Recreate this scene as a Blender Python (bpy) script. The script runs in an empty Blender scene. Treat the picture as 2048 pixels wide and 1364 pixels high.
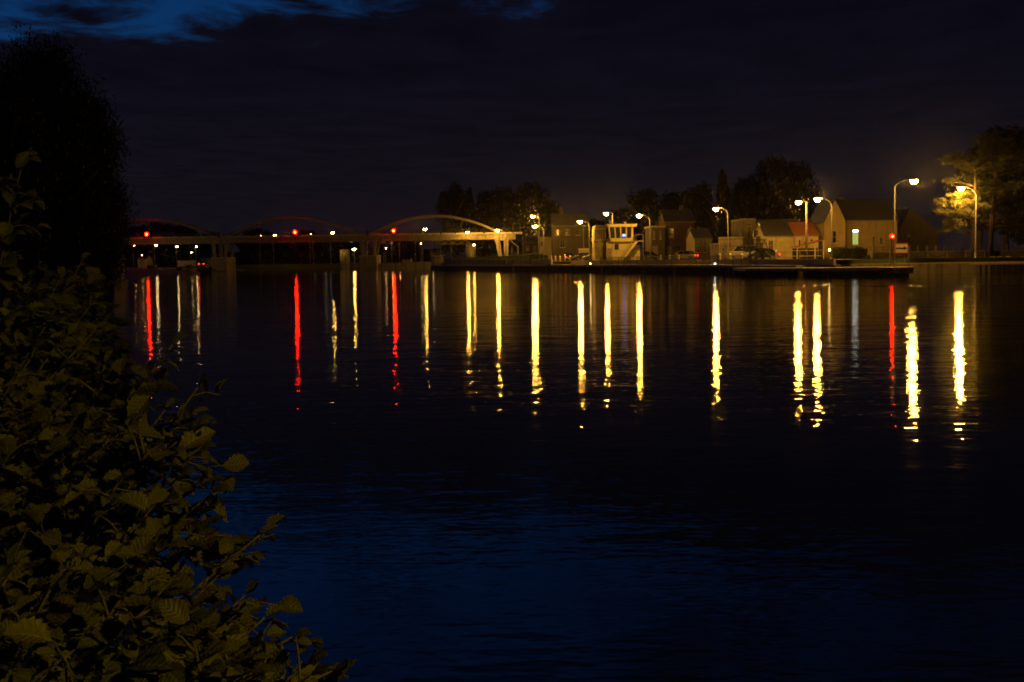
import bpy, math, random
from mathutils import Vector, Matrix, noise
R = math.radians
PI = math.pi
rnd = random.Random(7)
SC = bpy.context.scene
COL = SC.collection

# ------------------------------------------------------------------ camera
F = 2400.0                      # focal length in pixels of the 2048 px wide photograph
EYE = 2.5                       # metres above the water
cam_d = bpy.data.cameras.new('camera'); cam = bpy.data.objects.new('camera', cam_d); COL.objects.link(cam)
cam_d.sensor_width = 36; cam_d.lens = 36 * F / 2048; cam_d.clip_start = 0.05; cam_d.clip_end = 20000
CAMROT = Matrix.Rotation(R(90) - math.atan(167 / F), 3, 'X') @ Matrix.Rotation(R(-0.8), 3, 'Z')
cam.matrix_world = Matrix.Translation((0, 0, EYE)) @ CAMROT.to_4x4()
SC.camera = cam

# ------------------------------------------------------------------ render settings
SC.view_settings.view_transform = 'Standard'; SC.view_settings.look = 'None'
SC.view_settings.gamma = 1; SC.view_settings.exposure = 0; SC.view_settings.use_curve_mapping = False
cy = SC.cycles
cy.use_denoising = True
try: cy.denoiser = 'OPENIMAGEDENOISE'
except Exception: pass
cy.pixel_filter_type = 'BLACKMAN_HARRIS'; cy.filter_width = 1.8
cy.max_bounces = 5; cy.diffuse_bounces = 2; cy.glossy_bounces = 3; cy.volume_bounces = 0
cy.sample_clamp_indirect = 0; cy.sample_clamp_direct = 0
cy.caustics_reflective = False; cy.caustics_refractive = False

# ------------------------------------------------------------------ night sky: a dark cloud deck with gaps of late blue dusk
W = bpy.data.worlds.new('World'); SC.world = W; W.use_nodes = True
nt = W.node_tree; N = nt.nodes; L = nt.links; N.clear()
def nd(t, **k):
    n = N.new(t)
    for a, b in k.items(): setattr(n, a, b)
    return n
def mth(op, a, b=None, c=None, clamp=False):
    n = nd('ShaderNodeMath', operation=op, use_clamp=clamp)
    for i, v in enumerate((a, b, c)):
        if v is None: continue
        if hasattr(v, 'is_linked'): L.new(v, n.inputs[i])
        else: n.inputs[i].default_value = v
    return n.outputs[0]
def sstep(v, a, b):
    n = nd('ShaderNodeMapRange', interpolation_type='SMOOTHSTEP')
    L.new(v, n.inputs[0]); n.inputs[1].default_value = a; n.inputs[2].default_value = b
    return n.outputs[0]
wo = nd('ShaderNodeOutputWorld'); bg = nd('ShaderNodeBackground')
sky = nd('ShaderNodeTexSky', sky_type='NISHITA'); sky.sun_disc = False
sky.sun_elevation = R(-2.0); sky.sun_rotation = R(-40); sky.ozone_density = 6
tc = nd('ShaderNodeTexCoord'); sep = nd('ShaderNodeSeparateXYZ'); L.new(tc.outputs['Generated'], sep.inputs[0])
zc = mth('MAXIMUM', sep.outputs[2], 0.03)
CLX, CLY = 5.5, 14.0
# cloud deck coordinates: the direction projected on a flat layer
cmb = nd('ShaderNodeCombineXYZ')
L.new(mth('DIVIDE', sep.outputs[0], zc), cmb.inputs[0]); L.new(mth('DIVIDE', sep.outputs[1], zc), cmb.inputs[1])
mp = nd('ShaderNodeMapping'); L.new(cmb.outputs[0], mp.inputs[0]); mp.inputs[3].default_value = (0.9, 0.62, 1); mp.inputs[2].default_value = (0, 0, R(-14)); mp.inputs[1].default_value = (CLX, CLY, 0)
n1 = nd('ShaderNodeTexNoise'); L.new(mp.outputs[0], n1.inputs[0]); n1.inputs['Scale'].default_value = 2.3; n1.inputs['Detail'].default_value = 6; n1.inputs['Roughness'].default_value = 0.6; n1.inputs['Distortion'].default_value = 0.4
az = nd('ShaderNodeMath', operation='ARCTAN2'); L.new(sep.outputs[0], az.inputs[0]); L.new(sep.outputs[1], az.inputs[1])
azv = az.outputs[0]
# the gap opens above about nine degrees and to the west of the river; it closes slowly overhead
lowedge = mth('ADD', 0.198, mth('MULTIPLY', azv, 0.11))
el = mth('SUBTRACT', sep.outputs[2], lowedge)
open_ = mth('MULTIPLY', sstep(el, -0.035, 0.05), mth('SUBTRACT', 1.0, mth('MULTIPLY', sstep(sep.outputs[2], 0.27, 0.45), 0.75)))
west = mth('SUBTRACT', 1.0, mth('MULTIPLY', sstep(azv, -0.10, 0.60), 0.42))
nn = mth('ADD', n1.outputs[0], mth('MULTIPLY', mth('SUBTRACT', mth('MULTIPLY', open_, west), 0.78), 0.42))
gapl = sstep(nn, 0.40, 0.62); gaph = sstep(nn, 0.25, 0.75)
hi_ = sstep(sep.outputs[2], 0.19, 0.31)
gap = mth('ADD', mth('MULTIPLY', gapl, mth('SUBTRACT', 1.0, hi_)), mth('MULTIPLY', gaph, hi_))
mixc = nd('ShaderNodeMix', data_type='RGBA'); L.new(gap, mixc.inputs[0])
hz = nd('ShaderNodeMix', data_type='RGBA'); L.new(sstep(sep.outputs[2], 0.0, 0.22), hz.inputs[0])
hz.inputs[6].default_value = (0.0066, 0.0052, 0.0088, 1); hz.inputs[7].default_value = (0.0030, 0.0028, 0.0070, 1)
cn = nd('ShaderNodeMix', data_type='RGBA', blend_type='MULTIPLY'); cn.inputs[0].default_value = 1
L.new(hz.outputs[2], cn.inputs[6])
vr = nd('ShaderNodeMapRange'); L.new(n1.outputs[0], vr.inputs[0]); vr.inputs[1].default_value = 0.3; vr.inputs[2].default_value = 0.7; vr.inputs[3].default_value = 0.75; vr.inputs[4].default_value = 1.25
L.new(vr.outputs[0], cn.inputs[7])
sk = nd('ShaderNodeMix', data_type='RGBA', blend_type='MULTIPLY'); sk.inputs[0].default_value = 1
L.new(sky.outputs[0], sk.inputs[6]); SKYTINT = (0.40, 1.30, 0.95, 1); sk.inputs[7].default_value = SKYTINT
SKYK = 0.38
sk2 = nd('ShaderNodeMix', data_type='RGBA', blend_type='MULTIPLY'); sk2.inputs[0].default_value = 1
L.new(sk.outputs[2], sk2.inputs[6]); sk2.inputs[7].default_value = (SKYK,) * 3 + (1,)
L.new(cn.outputs[2], mixc.inputs[6]); L.new(sk2.outputs[2], mixc.inputs[7])
bst = nd('ShaderNodeMix', data_type='RGBA', blend_type='MULTIPLY'); bst.inputs[0].default_value = 1
L.new(sk2.outputs[2], bst.inputs[6]); L.new(mth('ADD', 1.0, mth('MULTIPLY', hi_, 0.1)), bst.inputs[7]); L.new(bst.outputs[2], mixc.inputs[7])
L.new(mixc.outputs[2], bg.inputs[0]); bg.inputs[1].default_value = 1.0
L.new(bg.outputs[0], wo.inputs[0])

# ------------------------------------------------------------------ measuring helpers
def at(px, py, Y):
    "the world point on the line of sight through (px, py) of the photograph that lies Y metres ahead"
    d = CAMROT @ Vector(((px - 1024) / F, (682 - py) / F, -1))
    return Vector((0, 0, EYE)) + d * (Y / d.y)
def hor(px): return 515 - 0.01397 * (px - 1024)
def X(px, Y): return at(px, hor(px), Y).x
def XZ(px, py, Y):
    p = at(px, py, Y); return p.x, p.z
def rad(px, Y): return px / F * Y          # px pixels at Y metres, in metres

# ------------------------------------------------------------------ mesh builder
class MB:
    def __init__(s): s.v = []; s.f = []
    def add(s, vs, fs):
        b = len(s.v); s.v += [tuple(v) for v in vs]; s.f += [tuple(i + b for i in f) for f in fs]; return s
    def box(s, x0, x1, y0, y1, z0, z1):
        if x0 > x1: x0, x1 = x1, x0
        if y0 > y1: y0, y1 = y1, y0
        if z0 > z1: z0, z1 = z1, z0
        return s.add([(x0,y0,z0),(x1,y0,z0),(x1,y1,z0),(x0,y1,z0),(x0,y0,z1),(x1,y0,z1),(x1,y1,z1),(x0,y1,z1)],
                     [(0,3,2,1),(4,5,6,7),(0,1,5,4),(1,2,6,5),(2,3,7,6),(3,0,4,7)])
    def prism(s, poly, d0, d1, axis='y'):
        "poly of (a, b) extruded along axis: y: (x,z), x: (y,z), z: (x,y)"
        def m(a, b, d): return (a, d, b) if axis == 'y' else ((d, a, b) if axis == 'x' else (a, b, d))
        n = len(poly)
        vs = [m(a, b, d0) for a, b in poly] + [m(a, b, d1) for a, b in poly]
        fs = [tuple(range(n)), tuple(range(2*n-1, n-1, -1))] + [(i, i+n, (i+1) % n + n, (i+1) % n) for i in range(n)]
        return s.add(vs, fs)
    def tube(s, pts, r, n=8, caps=True):
        pts = [Vector(p) for p in pts]; rs = r if isinstance(r, (list, tuple)) else [r] * len(pts)
        up = Vector((0, 0, 1)); rings = []
        for i, p in enumerate(pts):
            t = (pts[min(i+1, len(pts)-1)] - pts[max(i-1, 0)])
            t = t.normalized() if t.length > 1e-9 else up
            a = t.cross(Vector((0.013, 1, 0.02)))
            if a.length < 0.05: a = t.cross(Vector((1, 0, 0)))
            a.normalize(); b = t.cross(a)
            rings.append([p + (a * math.cos(k*2*PI/n) + b * math.sin(k*2*PI/n)) * rs[i] for k in range(n)])
        vs = [v for g in rings for v in g]; fs = []
        for i in range(len(pts)-1):
            for k in range(n):
                fs.append((i*n+k, i*n+(k+1) % n, (i+1)*n+(k+1) % n, (i+1)*n+k))
        if caps: fs += [tuple(range(n-1, -1, -1)), tuple(range((len(pts)-1)*n, len(pts)*n))]
        return s.add(vs, fs)
    def lathe(s, prof, c=(0,0,0), n=16, sx=1, sy=1, axis='z'):
        vs = []; fs = []
        for r, z in prof:
            for k in range(n):
                a = k*2*PI/n; x, y = r*math.cos(a)*sx, r*math.sin(a)*sy
                p = (x, y, z) if axis == 'z' else ((x, z, y) if axis == 'y' else (z, x, y))
                vs.append((p[0]+c[0], p[1]+c[1], p[2]+c[2]))
        m = len(prof)
        for i in range(m-1):
            for k in range(n): fs.append((i*n+k, i*n+(k+1) % n, (i+1)*n+(k+1) % n, (i+1)*n+k))
        fs += [tuple(range(n-1, -1, -1)), tuple(range((m-1)*n, m*n))]
        return s.add(vs, fs)
    def mesh(s, name, mat, smooth=False):
        me = bpy.data.meshes.new(name); me.from_pydata(s.v, [], s.f); me.update()
        if mat: me.materials.append(mat)
        if smooth: me.polygons.foreach_set('use_smooth', [True]*len(me.polygons))
        return me
    def build(s, name, mat, parent=None, smooth=False, kind=None, bevel=0):
        o = bpy.data.objects.new(name, s.mesh(name, mat, smooth)); COL.objects.link(o)
        if parent is not None: o.parent = parent
        if kind: o['kind'] = kind
        if bevel:
            b = o.modifiers.new('bevel', 'BEVEL'); b.width = bevel; b.segments = 2; b.limit_method = 'ANGLE'
        return o
def thing(name, label, cat, loc=(0,0,0), rz=0, group=None):
    o = bpy.data.objects.new(name, None); COL.objects.link(o); o.location = loc; o.rotation_euler = (0, 0, rz)
    o.empty_display_size = 0.3
    o['label'] = label; o['category'] = cat
    if group: o['group'] = group
    return o
def tag(o, label, cat, group=None):
    o['label'] = label; o['category'] = cat
    if group: o['group'] = group
    return o
def inst(name, me, parent, loc, rot=None, sc=None):
    o = bpy.data.objects.new(name, me); COL.objects.link(o); o.parent = parent
    if rot is not None:
        m = rot.to_4x4(); s = sc or 1
        o.matrix_local = Matrix.Translation(loc) @ m @ Matrix.Diagonal((s, s, s, 1))
    else:
        o.location = loc
        if sc: o.scale = (sc,)*3 if not isinstance(sc, (tuple, list)) else sc
    return o
def dup(root, loc, rz, label, group=None):
    r = root.copy(); COL.objects.link(r); r.location = loc; r.rotation_euler = (0, 0, rz); r['label'] = label
    if group: r['group'] = group
    for ch in list(root.children):
        c = ch.copy(); COL.objects.link(c); c.parent = r
        for g in ch.children:
            d = g.copy(); COL.objects.link(d); d.parent = c
    return r

# ------------------------------------------------------------------ materials
def mat(name, col, rough=0.8, var=0.25, scale=1.5, bump=0.15, metal=0.0, fine=14, trans=0, stain=None):
    m = bpy.data.materials.new(name); m.use_nodes = True; t = m.node_tree; n = t.nodes; l = t.links
    b = n['Principled BSDF']; b.inputs['Roughness'].default_value = rough; b.inputs['Metallic'].default_value = metal
    co = n.new('ShaderNodeTexCoord')
    a = n.new('ShaderNodeTexNoise'); a.inputs['Scale'].default_value = scale; a.inputs['Detail'].default_value = 8; a.inputs['Roughness'].default_value = 0.65
    l.new(co.outputs['Object'], a.inputs[0])
    r = n.new('ShaderNodeMapRange'); l.new(a.outputs[0], r.inputs[0]); r.inputs[1].default_value = 0.3; r.inputs[2].default_value = 0.7
    r.inputs[3].default_value = 1 - var; r.inputs[4].default_value = 1 + var
    mx = n.new('ShaderNodeMix'); mx.data_type = 'RGBA'; mx.blend_type = 'MULTIPLY'; mx.inputs[0].default_value = 1
    mx.inputs[6].default_value = (*col, 1); l.new(r.outputs[0], mx.inputs[7])
    out = mx.outputs[2]
    if stain:
        w = n.new('ShaderNodeTexNoise'); w.inputs['Scale'].default_value = 0.9; w.inputs['Detail'].default_value = 5
        mpp = n.new('ShaderNodeMapping'); mpp.inputs[3].default_value = (2.2, 2.2, 0.25); l.new(co.outputs['Object'], mpp.inputs[0]); l.new(mpp.outputs[0], w.inputs[0])
        rr = n.new('ShaderNodeMapRange'); l.new(w.outputs[0], rr.inputs[0]); rr.inputs[1].default_value = 0.5; rr.inputs[2].default_value = 0.7
        m2 = n.new('ShaderNodeMix'); m2.data_type = 'RGBA'; l.new(rr.outputs[0], m2.inputs[0]); l.new(out, m2.inputs[6]); m2.inputs[7].default_value = (*stain, 1)
        out = m2.outputs[2]
    l.new(out, b.inputs['Base Color'])
    if bump:
        f = n.new('ShaderNodeTexNoise'); f.inputs['Scale'].default_value = fine; f.inputs['Detail'].default_value = 6
        l.new(co.outputs['Object'], f.inputs[0])
        bp = n.new('ShaderNodeBump'); bp.inputs['Strength'].default_value = bump; bp.inputs['Distance'].default_value = 0.05
        l.new(f.outputs[0], bp.inputs['Height']); l.new(bp.outputs[0], b.inputs['Normal'])
    return m
def emit(name, col, k):
    m = bpy.data.materials.new(name); m.use_nodes = True; t = m.node_tree; n = t.nodes
    b = n['Principled BSDF']; b.inputs['Base Color'].default_value = (0.05, 0.05, 0.05, 1)
    b.inputs['Emission Color'].default_value = (*col, 1); b.inputs['Emission Strength'].default_value = k
    return m
M = dict(
    concrete=mat('concrete', (0.30, 0.27, 0.19), stain=(0.13, 0.12, 0.10)),
    pier=mat('pier concrete', (0.25, 0.225, 0.16), scale=0.8, stain=(0.12, 0.11, 0.08)),
    girder=mat('bridge paint', (0.25, 0.225, 0.15), rough=0.55, var=0.15, scale=0.6, stain=(0.15, 0.12, 0.07)),
    arch=mat('arch paint', (0.26, 0.24, 0.16), rough=0.5, var=0.12),
    asphalt=mat('asphalt', (0.055, 0.055, 0.052), rough=0.75, fine=30),
    pave=mat('quay paving', (0.28, 0.25, 0.18), fine=8, scale=0.7, stain=(0.12, 0.11, 0.09)),
    kerb=mat('kerb stone', (0.45, 0.40, 0.27), scale=3),
    sheet=mat('rusty sheet piling', (0.045, 0.033, 0.025), rough=0.85, scale=1.2),
    soil=mat('bank soil', (0.06, 0.05, 0.03), scale=1, fine=6, bump=0.5),
    grass=mat('short grass', (0.055, 0.075, 0.02), scale=2, var=0.4, fine=25, bump=0.6),
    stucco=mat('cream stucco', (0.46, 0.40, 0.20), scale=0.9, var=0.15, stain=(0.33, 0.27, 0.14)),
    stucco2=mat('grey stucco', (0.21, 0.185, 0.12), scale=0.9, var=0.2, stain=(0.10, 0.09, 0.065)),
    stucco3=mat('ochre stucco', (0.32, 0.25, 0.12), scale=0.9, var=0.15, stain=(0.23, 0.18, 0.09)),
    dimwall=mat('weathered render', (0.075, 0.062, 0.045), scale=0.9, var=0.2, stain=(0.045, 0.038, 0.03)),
    brick=mat('brick', (0.075, 0.04, 0.025), scale=2, var=0.3),
    slate=mat('slate roof', (0.045, 0.045, 0.05), rough=0.6, scale=3, var=0.3),
    tile=mat('red roof tile', (0.30, 0.09, 0.045), scale=3, var=0.3),
    white=mat('white paint', (0.70, 0.65, 0.48), rough=0.5, var=0.08, scale=4, bump=0.05),
    offwhite=mat('weathered white paint', (0.42, 0.37, 0.24), rough=0.6, var=0.18, scale=5, stain=(0.35, 0.3, 0.22)),
    red=mat('red paint', (0.45, 0.03, 0.02), rough=0.5, var=0.12, scale=4, bump=0.05),
    black=mat('black paint', (0.015, 0.015, 0.015), rough=0.5, var=0.1),
    steel=mat('galvanised steel', (0.20, 0.19, 0.16), rough=0.5, metal=0.3, var=0.15, scale=6),
    darksteel=mat('dark painted steel', (0.035, 0.04, 0.042), rough=0.5, var=0.2, scale=6),
    wood=mat('pole timber', (0.15, 0.11, 0.06), scale=5, var=0.3),
    bark=mat('bark', (0.11, 0.085, 0.06), scale=6, var=0.4, fine=20, bump=0.8),
    pinebark=mat('pine bark', (0.075, 0.05, 0.028), scale=4, var=0.4, fine=10, bump=0.8),
    glass=mat('dark window glass', (0.012, 0.014, 0.016), rough=0.08, var=0.05, bump=0),
    carpaint=mat('dark car paint', (0.03, 0.035, 0.045), rough=0.25, metal=0.4, var=0.05, bump=0),
    carwhite=mat('pale car paint', (0.22, 0.21, 0.18), rough=0.25, var=0.04, bump=0),
    rubber=mat('tyre rubber', (0.015, 0.015, 0.015), rough=0.85),
    shutter=mat('painted shutter', (0.20, 0.17, 0.12), rough=0.6, scale=5),
    interior=mat('room wall', (0.5, 0.5, 0.45), bump=0),
)
SOD = (1.0, 0.465, 0.058)
E = dict(
    sodium=emit('sodium lamp glow', SOD, 900),
    sodium_strong=emit('strong sodium lamp glow', SOD, 2600),
    sodium_far=emit('distant sodium lamp', (1.0, 0.52, 0.07), 260),
    small=emit('small warm lamp', (1.0, 0.58, 0.16), 60),
    white=emit('white lamp', (1.0, 0.64, 0.22), 80),
    cool=emit('cool small lamp', (0.6, 0.8, 1.0), 25),
    red=emit('red navigation light', (1.0, 0.010, 0.0010), 340),
    red_small=emit('small red signal glow', (1.0, 0.008, 0.001), 260),
    tail=emit('tail light', (1.0, 0.02, 0.01), 10),
    head=emit('head light', (1.0, 0.8, 0.5), 30),
    blue=emit('monitor glow', (0.22, 0.32, 1.0), 26),
    tube=emit('fluorescent tube', (0.9, 0.85, 1.0), 8),
    room=emit('lit curtain', (0.60, 0.80, 0.22), 0.62),
)
def leafmat(name, col, trans=0.25):
    m = bpy.data.materials.new(name); m.use_nodes = True; t = m.node_tree; n = t.nodes; l = t.links
    b = n['Principled BSDF']; b.inputs['Roughness'].default_value = 0.55
    oi = n.new('ShaderNodeObjectInfo'); co = n.new('ShaderNodeTexCoord'); a = n.new('ShaderNodeTexNoise'); a.inputs['Scale'].default_value = 9
    l.new(co.outputs['Object'], a.inputs[0])
    geo = n.new('ShaderNodeNewGeometry')
    ad = n.new('ShaderNodeMath'); ad.operation = 'ADD'; l.new(oi.outputs['Random'], ad.inputs[0]); l.new(geo.outputs['Random Per Island'], ad.inputs[1])
    fr = n.new('ShaderNodeMath'); fr.operation = 'FRACT'; l.new(ad.outputs[0], fr.inputs[0])
    r = n.new('ShaderNodeValToRGB'); l.new(fr.outputs[0], r.inputs[0])
    r.color_ramp.elements[0].color = (col[0]*0.55, col[1]*0.6, col[2]*0.6, 1)
    r.color_ramp.elements[1].color = (col[0]*1.5, col[1]*1.35, col[2]*1.2, 1)
    mx = n.new('ShaderNodeMix'); mx.data_type = 'RGBA'; mx.blend_type = 'MULTIPLY'; mx.inputs[0].default_value = 0.6
    l.new(r.outputs[0], mx.inputs[6]); l.new(a.outputs[0], mx.inputs[7])
    l.new(mx.outputs[2], b.inputs['Base Color'])
    tr = n.new('ShaderNodeBsdfTranslucent'); l.new(mx.outputs[2], tr.inputs[0])
    ms = n.new('ShaderNodeMixShader'); ms.inputs[0].default_value = trans
    l.new(b.outputs[0], ms.inputs[1]); l.new(tr.outputs[0], ms.inputs[2]); l.new(ms.outputs[0], n['Material Output'].inputs[0])
    return m
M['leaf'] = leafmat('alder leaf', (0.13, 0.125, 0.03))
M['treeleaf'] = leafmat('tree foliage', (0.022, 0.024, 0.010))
M['pineleaf'] = leafmat('pine needles', (0.10, 0.11, 0.03), 0.3)
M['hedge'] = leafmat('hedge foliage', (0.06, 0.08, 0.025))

# ------------------------------------------------------------------ water
def water_material():
    m = bpy.data.materials.new('river water'); m.use_nodes = True; t = m.node_tree; n = t.nodes; l = t.links
    n.clear(); out = n.new('ShaderNodeOutputMaterial'); b = n.new('ShaderNodeBsdfPrincipled')
    b.inputs['Base Color'].default_value = (0.004, 0.006, 0.006, 1); b.inputs['Roughness'].default_value = 0.032; b.inputs['IOR'].default_value = 1.333
    l.new(b.outputs[0], out.inputs[0])
    g = n.new('ShaderNodeNewGeometry')
    def M_(op, a, c=None):
        x = n.new('ShaderNodeMath'); x.operation = op
        for i, v in enumerate((a, c)):
            if v is None: continue
            if hasattr(v, 'is_linked'): l.new(v, x.inputs[i])
            else: x.inputs[i].default_value = v
        return x.outputs[0]
    def sm(v, a, c):
        x = n.new('ShaderNodeMapRange'); x.interpolation_type = 'SMOOTHSTEP'; l.new(v, x.inputs[0]); x.inputs[1].default_value = a; x.inputs[2].default_value = c; return x.outputs[0]
    def noise_(pos, sx, sy, detail, rough=0.5, dist=0.0, rot=0):
        mp = n.new('ShaderNodeMapping'); mp.inputs[3].default_value = (sx, sy, 1); mp.inputs[2].default_value = (0, 0, R(rot)); l.new(pos, mp.inputs[0])
        x = n.new('ShaderNodeTexNoise'); x.noise_dimensions = '2D'; x.inputs['Scale'].default_value = 1; x.inputs['Detail'].default_value = detail; x.inputs['Roughness'].default_value = rough; x.inputs['Distortion'].default_value = dist
        l.new(mp.outputs[0], x.inputs[0]); return x.outputs[0]
    P0 = g.outputs['Position']
    amp = n.new('ShaderNodeMapRange'); l.new(noise_(P0, 0.035, 0.05, 2, 0.5, 0, 30), amp.inputs[0]); amp.inputs[1].default_value = 0.3; amp.inputs[2].default_value = 0.7; amp.inputs[3].default_value = 0.7; amp.inputs[4].default_value = 1.3
    # the ruffled line where two currents meet, across the river
    sp = n.new('ShaderNodeSeparateXYZ'); l.new(P0, sp.inputs[0]); xx = sp.outputs[0]
    wob = M_('MULTIPLY', M_('SUBTRACT', noise_(P0, 0.06, 0.06, 2), 0.5), 9)
    yl = M_('ADD', M_('ADD', M_('MULTIPLY', xx, -1.9), 126.0), M_('MULTIPLY', M_('MULTIPLY', xx, xx), 0.021))
    dist = M_('ABSOLUTE', M_('SUBTRACT', M_('SUBTRACT', sp.outputs[1], yl), wob))
    line = M_('MULTIPLY', M_('SUBTRACT', 1.0, sm(dist, 0.4, 4.5)), sm(xx, -14, 2))
    near_ = M_('ADD', 0.5, M_('MULTIPLY', sm(sp.outputs[1], 10, 25), 0.5))      # sheltered water by the near bank is calmer
    ampn = M_('MULTIPLY', amp.outputs[0], near_)
    line = M_('MULTIPLY', line, sm(noise_(P0, 0.3, 0.3, 2), 0.35, 0.6))
    def height(pos):
        h = M_('MULTIPLY', noise_(pos, 0.35, 0.60, 2, 0.5, 0, 12), W_SWELL)
        h = M_('ADD', h, M_('MULTIPLY', noise_(pos, 1.3, 2.6, 2, 0.55, 0.3, -8), W_CHOP))
        h = M_('ADD', h, M_('MULTIPLY', noise_(pos, 4.5, 9.0, 1.5, 0.5, 0.0, 5), W_RIP))
        h = M_('MULTIPLY', h, ampn)
        return M_('ADD', h, M_('MULTIPLY', M_('MULTIPLY', noise_(pos, 1.6, 1.2, 2, 0.6), line), W_LINE))
    EPS = 0.02
    hs = []
    for off in ((0, 0, 0), (EPS, 0, 0), (0, EPS, 0)):
        v = n.new('ShaderNodeVectorMath'); v.operation = 'ADD'; l.new(P0, v.inputs[0]); v.inputs[1].default_value = off; hs.append(height(v.outputs[0]))
    dx = M_('DIVIDE', M_('SUBTRACT', hs[0], hs[1]), EPS); dy = M_('DIVIDE', M_('SUBTRACT', hs[0], hs[2]), EPS)
    cb = n.new('ShaderNodeCombineXYZ'); l.new(dx, cb.inputs[0]); l.new(dy, cb.inputs[1]); cb.inputs[2].default_value = 1
    nv = n.new('ShaderNodeVectorMath'); nv.operation = 'NORMALIZE'; l.new(cb.outputs[0], nv.inputs[0])
    l.new(nv.outputs[0], b.inputs['Normal'])
    return m
W_SWELL, W_CHOP, W_RIP, W_LINE = 0.018, 0.0078, 0.0034, 0.10
b = MB()
for (x0, x1, y0, y1) in [(-3000, 3000, -600, 5000)]:
    b.add([(x0,y0,0),(x1,y0,0),(x1,y1,0),(x0,y1,0)], [(0,1,2,3)])
b.build('water', water_material(), kind='structure')

# ------------------------------------------------------------------ land
def land(name, poly, z, m, skirt=-1.0, slope=0.0):
    b = MB(); b.prism(poly, skirt, z, 'z'); return b.build(name, m, kind='structure')
# quay edge, from the bridge towards the camera's side
Q = [(-17.5, 262), (6.0, 207), (19.5, 175), (26.5, 148), (31.5, 132)]
Q2 = [(31.5, 139), (62, 138), (110, 135)]
UP = 1.7; LEDGE = 1.2
ledge_in = [(x + 4.6, y + 1.8) for x, y in Q]
land('quay', Q + [(31.5, 139), (110, 139), (110, 150), (60, 260), (10, 330), (-17.5, 300)], LEDGE - 0.02, M['pave'])
plate = [(-16, 268.5)] + ledge_in[1:] + [(36.4, 143.5), (120, 143.5), (900, 200), (2500, 1500), (2500, 4000), (-30, 4000), (-30, 353), (-16, 302)]
land('ground', plate, UP, M['grass'])
# the road behind the quay
rd = [(x + 7.5, y + 4) for x, y in Q] + [(42, 146.5), (130, 146.5), (130, 153), (46, 153)] + [(x + 17, y + 10) for x, y in reversed(Q)]
b = MB(); b.add([(x, y, UP + 0.012) for x, y in rd], [tuple(range(len(rd)))]); b.build('road', M['asphalt'], kind='structure')
fb = [(-2500, 4000), (-2500, 2000), (-400, 500), (-90, 352), (-28, 350), (-28, 303), (-33, 300), (-17.5, 299), (-17.5, 340), (-10, 360), (-10, 4000)]
land('far_bank', fb, 1.45, M['soil'])
# the near bank: a sloping strip from the camera's feet back to the bridge
edge = [(13.5, -14), (12.5, -3.4), (5.0, -0.2), (1.6, 2.0), (0.2, 4.6), (-1.7, 6.8), (-3.4, 10), (-8, 22), (-18, 50), (-33, 95), (-52, 160), (-66, 225), (-69, 272), (-72, 330), (-92, 354)]
b = MB(); n_ = len(edge); rows = []
offs = [(-0.4, -0.6), (0.35, 0.12), (1.2, 0.55), (2.5, 0.95), (6, 1.15), (40, 1.5), (2000, 3)]
for ex, ey in edge:
    sc_ = 1 + ey / 160
    rows.append([(ex - dx * sc_ * 0.96, ey - dx * 0.28 * sc_ * 0, dz * (1 + 0.12 * math.sin(ex * 1.3 + ey * 0.7))) for dx, dz in offs])
b.add([p for r_ in rows for p in r_], [(i*7+k, i*7+k+1, (i+1)*7+k+1, (i+1)*7+k) for i in range(n_-1) for k in range(6)])
b.build('near_bank', M['soil'], kind='structure')

# ------------------------------------------------------------------ quay wall with coping stones
def quay_wall(name, pts, label, z_top, seg=6.0, piles=True, coping_m='kerb'):
    t = thing(name, label, 'quay wall', (pts[0][0], pts[0][1], 0))
    ox, oy = pts[0]; cp = MB(); pl = MB(); face = MB(); k = 0
    for (xa, ya), (xb, yb) in zip(pts[:-1], pts[1:]):
        d = Vector((xb - xa, yb - ya)); Ls = d.length; d.normalize(); nrm = Vector((d.y, -d.x))   # towards the water
        if nrm.y > 0.3 and abs(d.x) > 0.7: nrm = -nrm
        m = max(1, round(Ls / seg))
        for i in range(m):
            s0, s1 = Ls * i / m + 0.012, Ls * (i + 1) / m - 0.012
            q = MB(); c = [Vector((xa, ya)) + d * s0, Vector((xa, ya)) + d * s1]
            a0, a1 = c[0] + nrm * 0.16, c[1] + nrm * 0.16; b0, b1 = c[0] - nrm * 0.5, c[1] - nrm * 0.5
            hz_ = z_top + rnd.uniform(-0.006, 0.006)
            q.prism([(p.x - ox, p.y - oy) for p in (a0, a1, b1, b0)], z_top - 0.28, hz_, 'z')
            q.build('coping_stone', M[coping_m], t)
        # sheet piling, trapezoid corrugation
        if piles:
            w = 0.62; cnt = int(Ls / w); prev = None
            for i in range(cnt):
                s_ = Ls * i / cnt
                for fr, dep in ((0, 0.02), (0.42, 0.02), (0.5, 0.13), (0.92, 0.13)):
                    p = Vector((xa, ya)) + d * (s_ + fr * w) + nrm * (dep - 0.02)
                    if prev is not None:
                        pl.add([(prev.x-ox, prev.y-oy, -1), (p.x-ox, p.y-oy, -1), (p.x-ox, p.y-oy, z_top-0.28), (prev.x-ox, prev.y-oy, z_top-0.28)], [(0,1,2,3)])
                    prev = p
    if piles: pl.build('sheet_pile', M['sheet'], t, kind='stuff')
    return t
quay_wall('quay_wall', Q, 'long dark sheet pile quay wall with pale coping below the lock control tower', LEDGE)
quay_wall('quay_wall', [(31.5, 140.5), (62, 138.6), (110, 135.6)], 'low quay wall below the garden wall and the lit pine', LEDGE)
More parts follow.
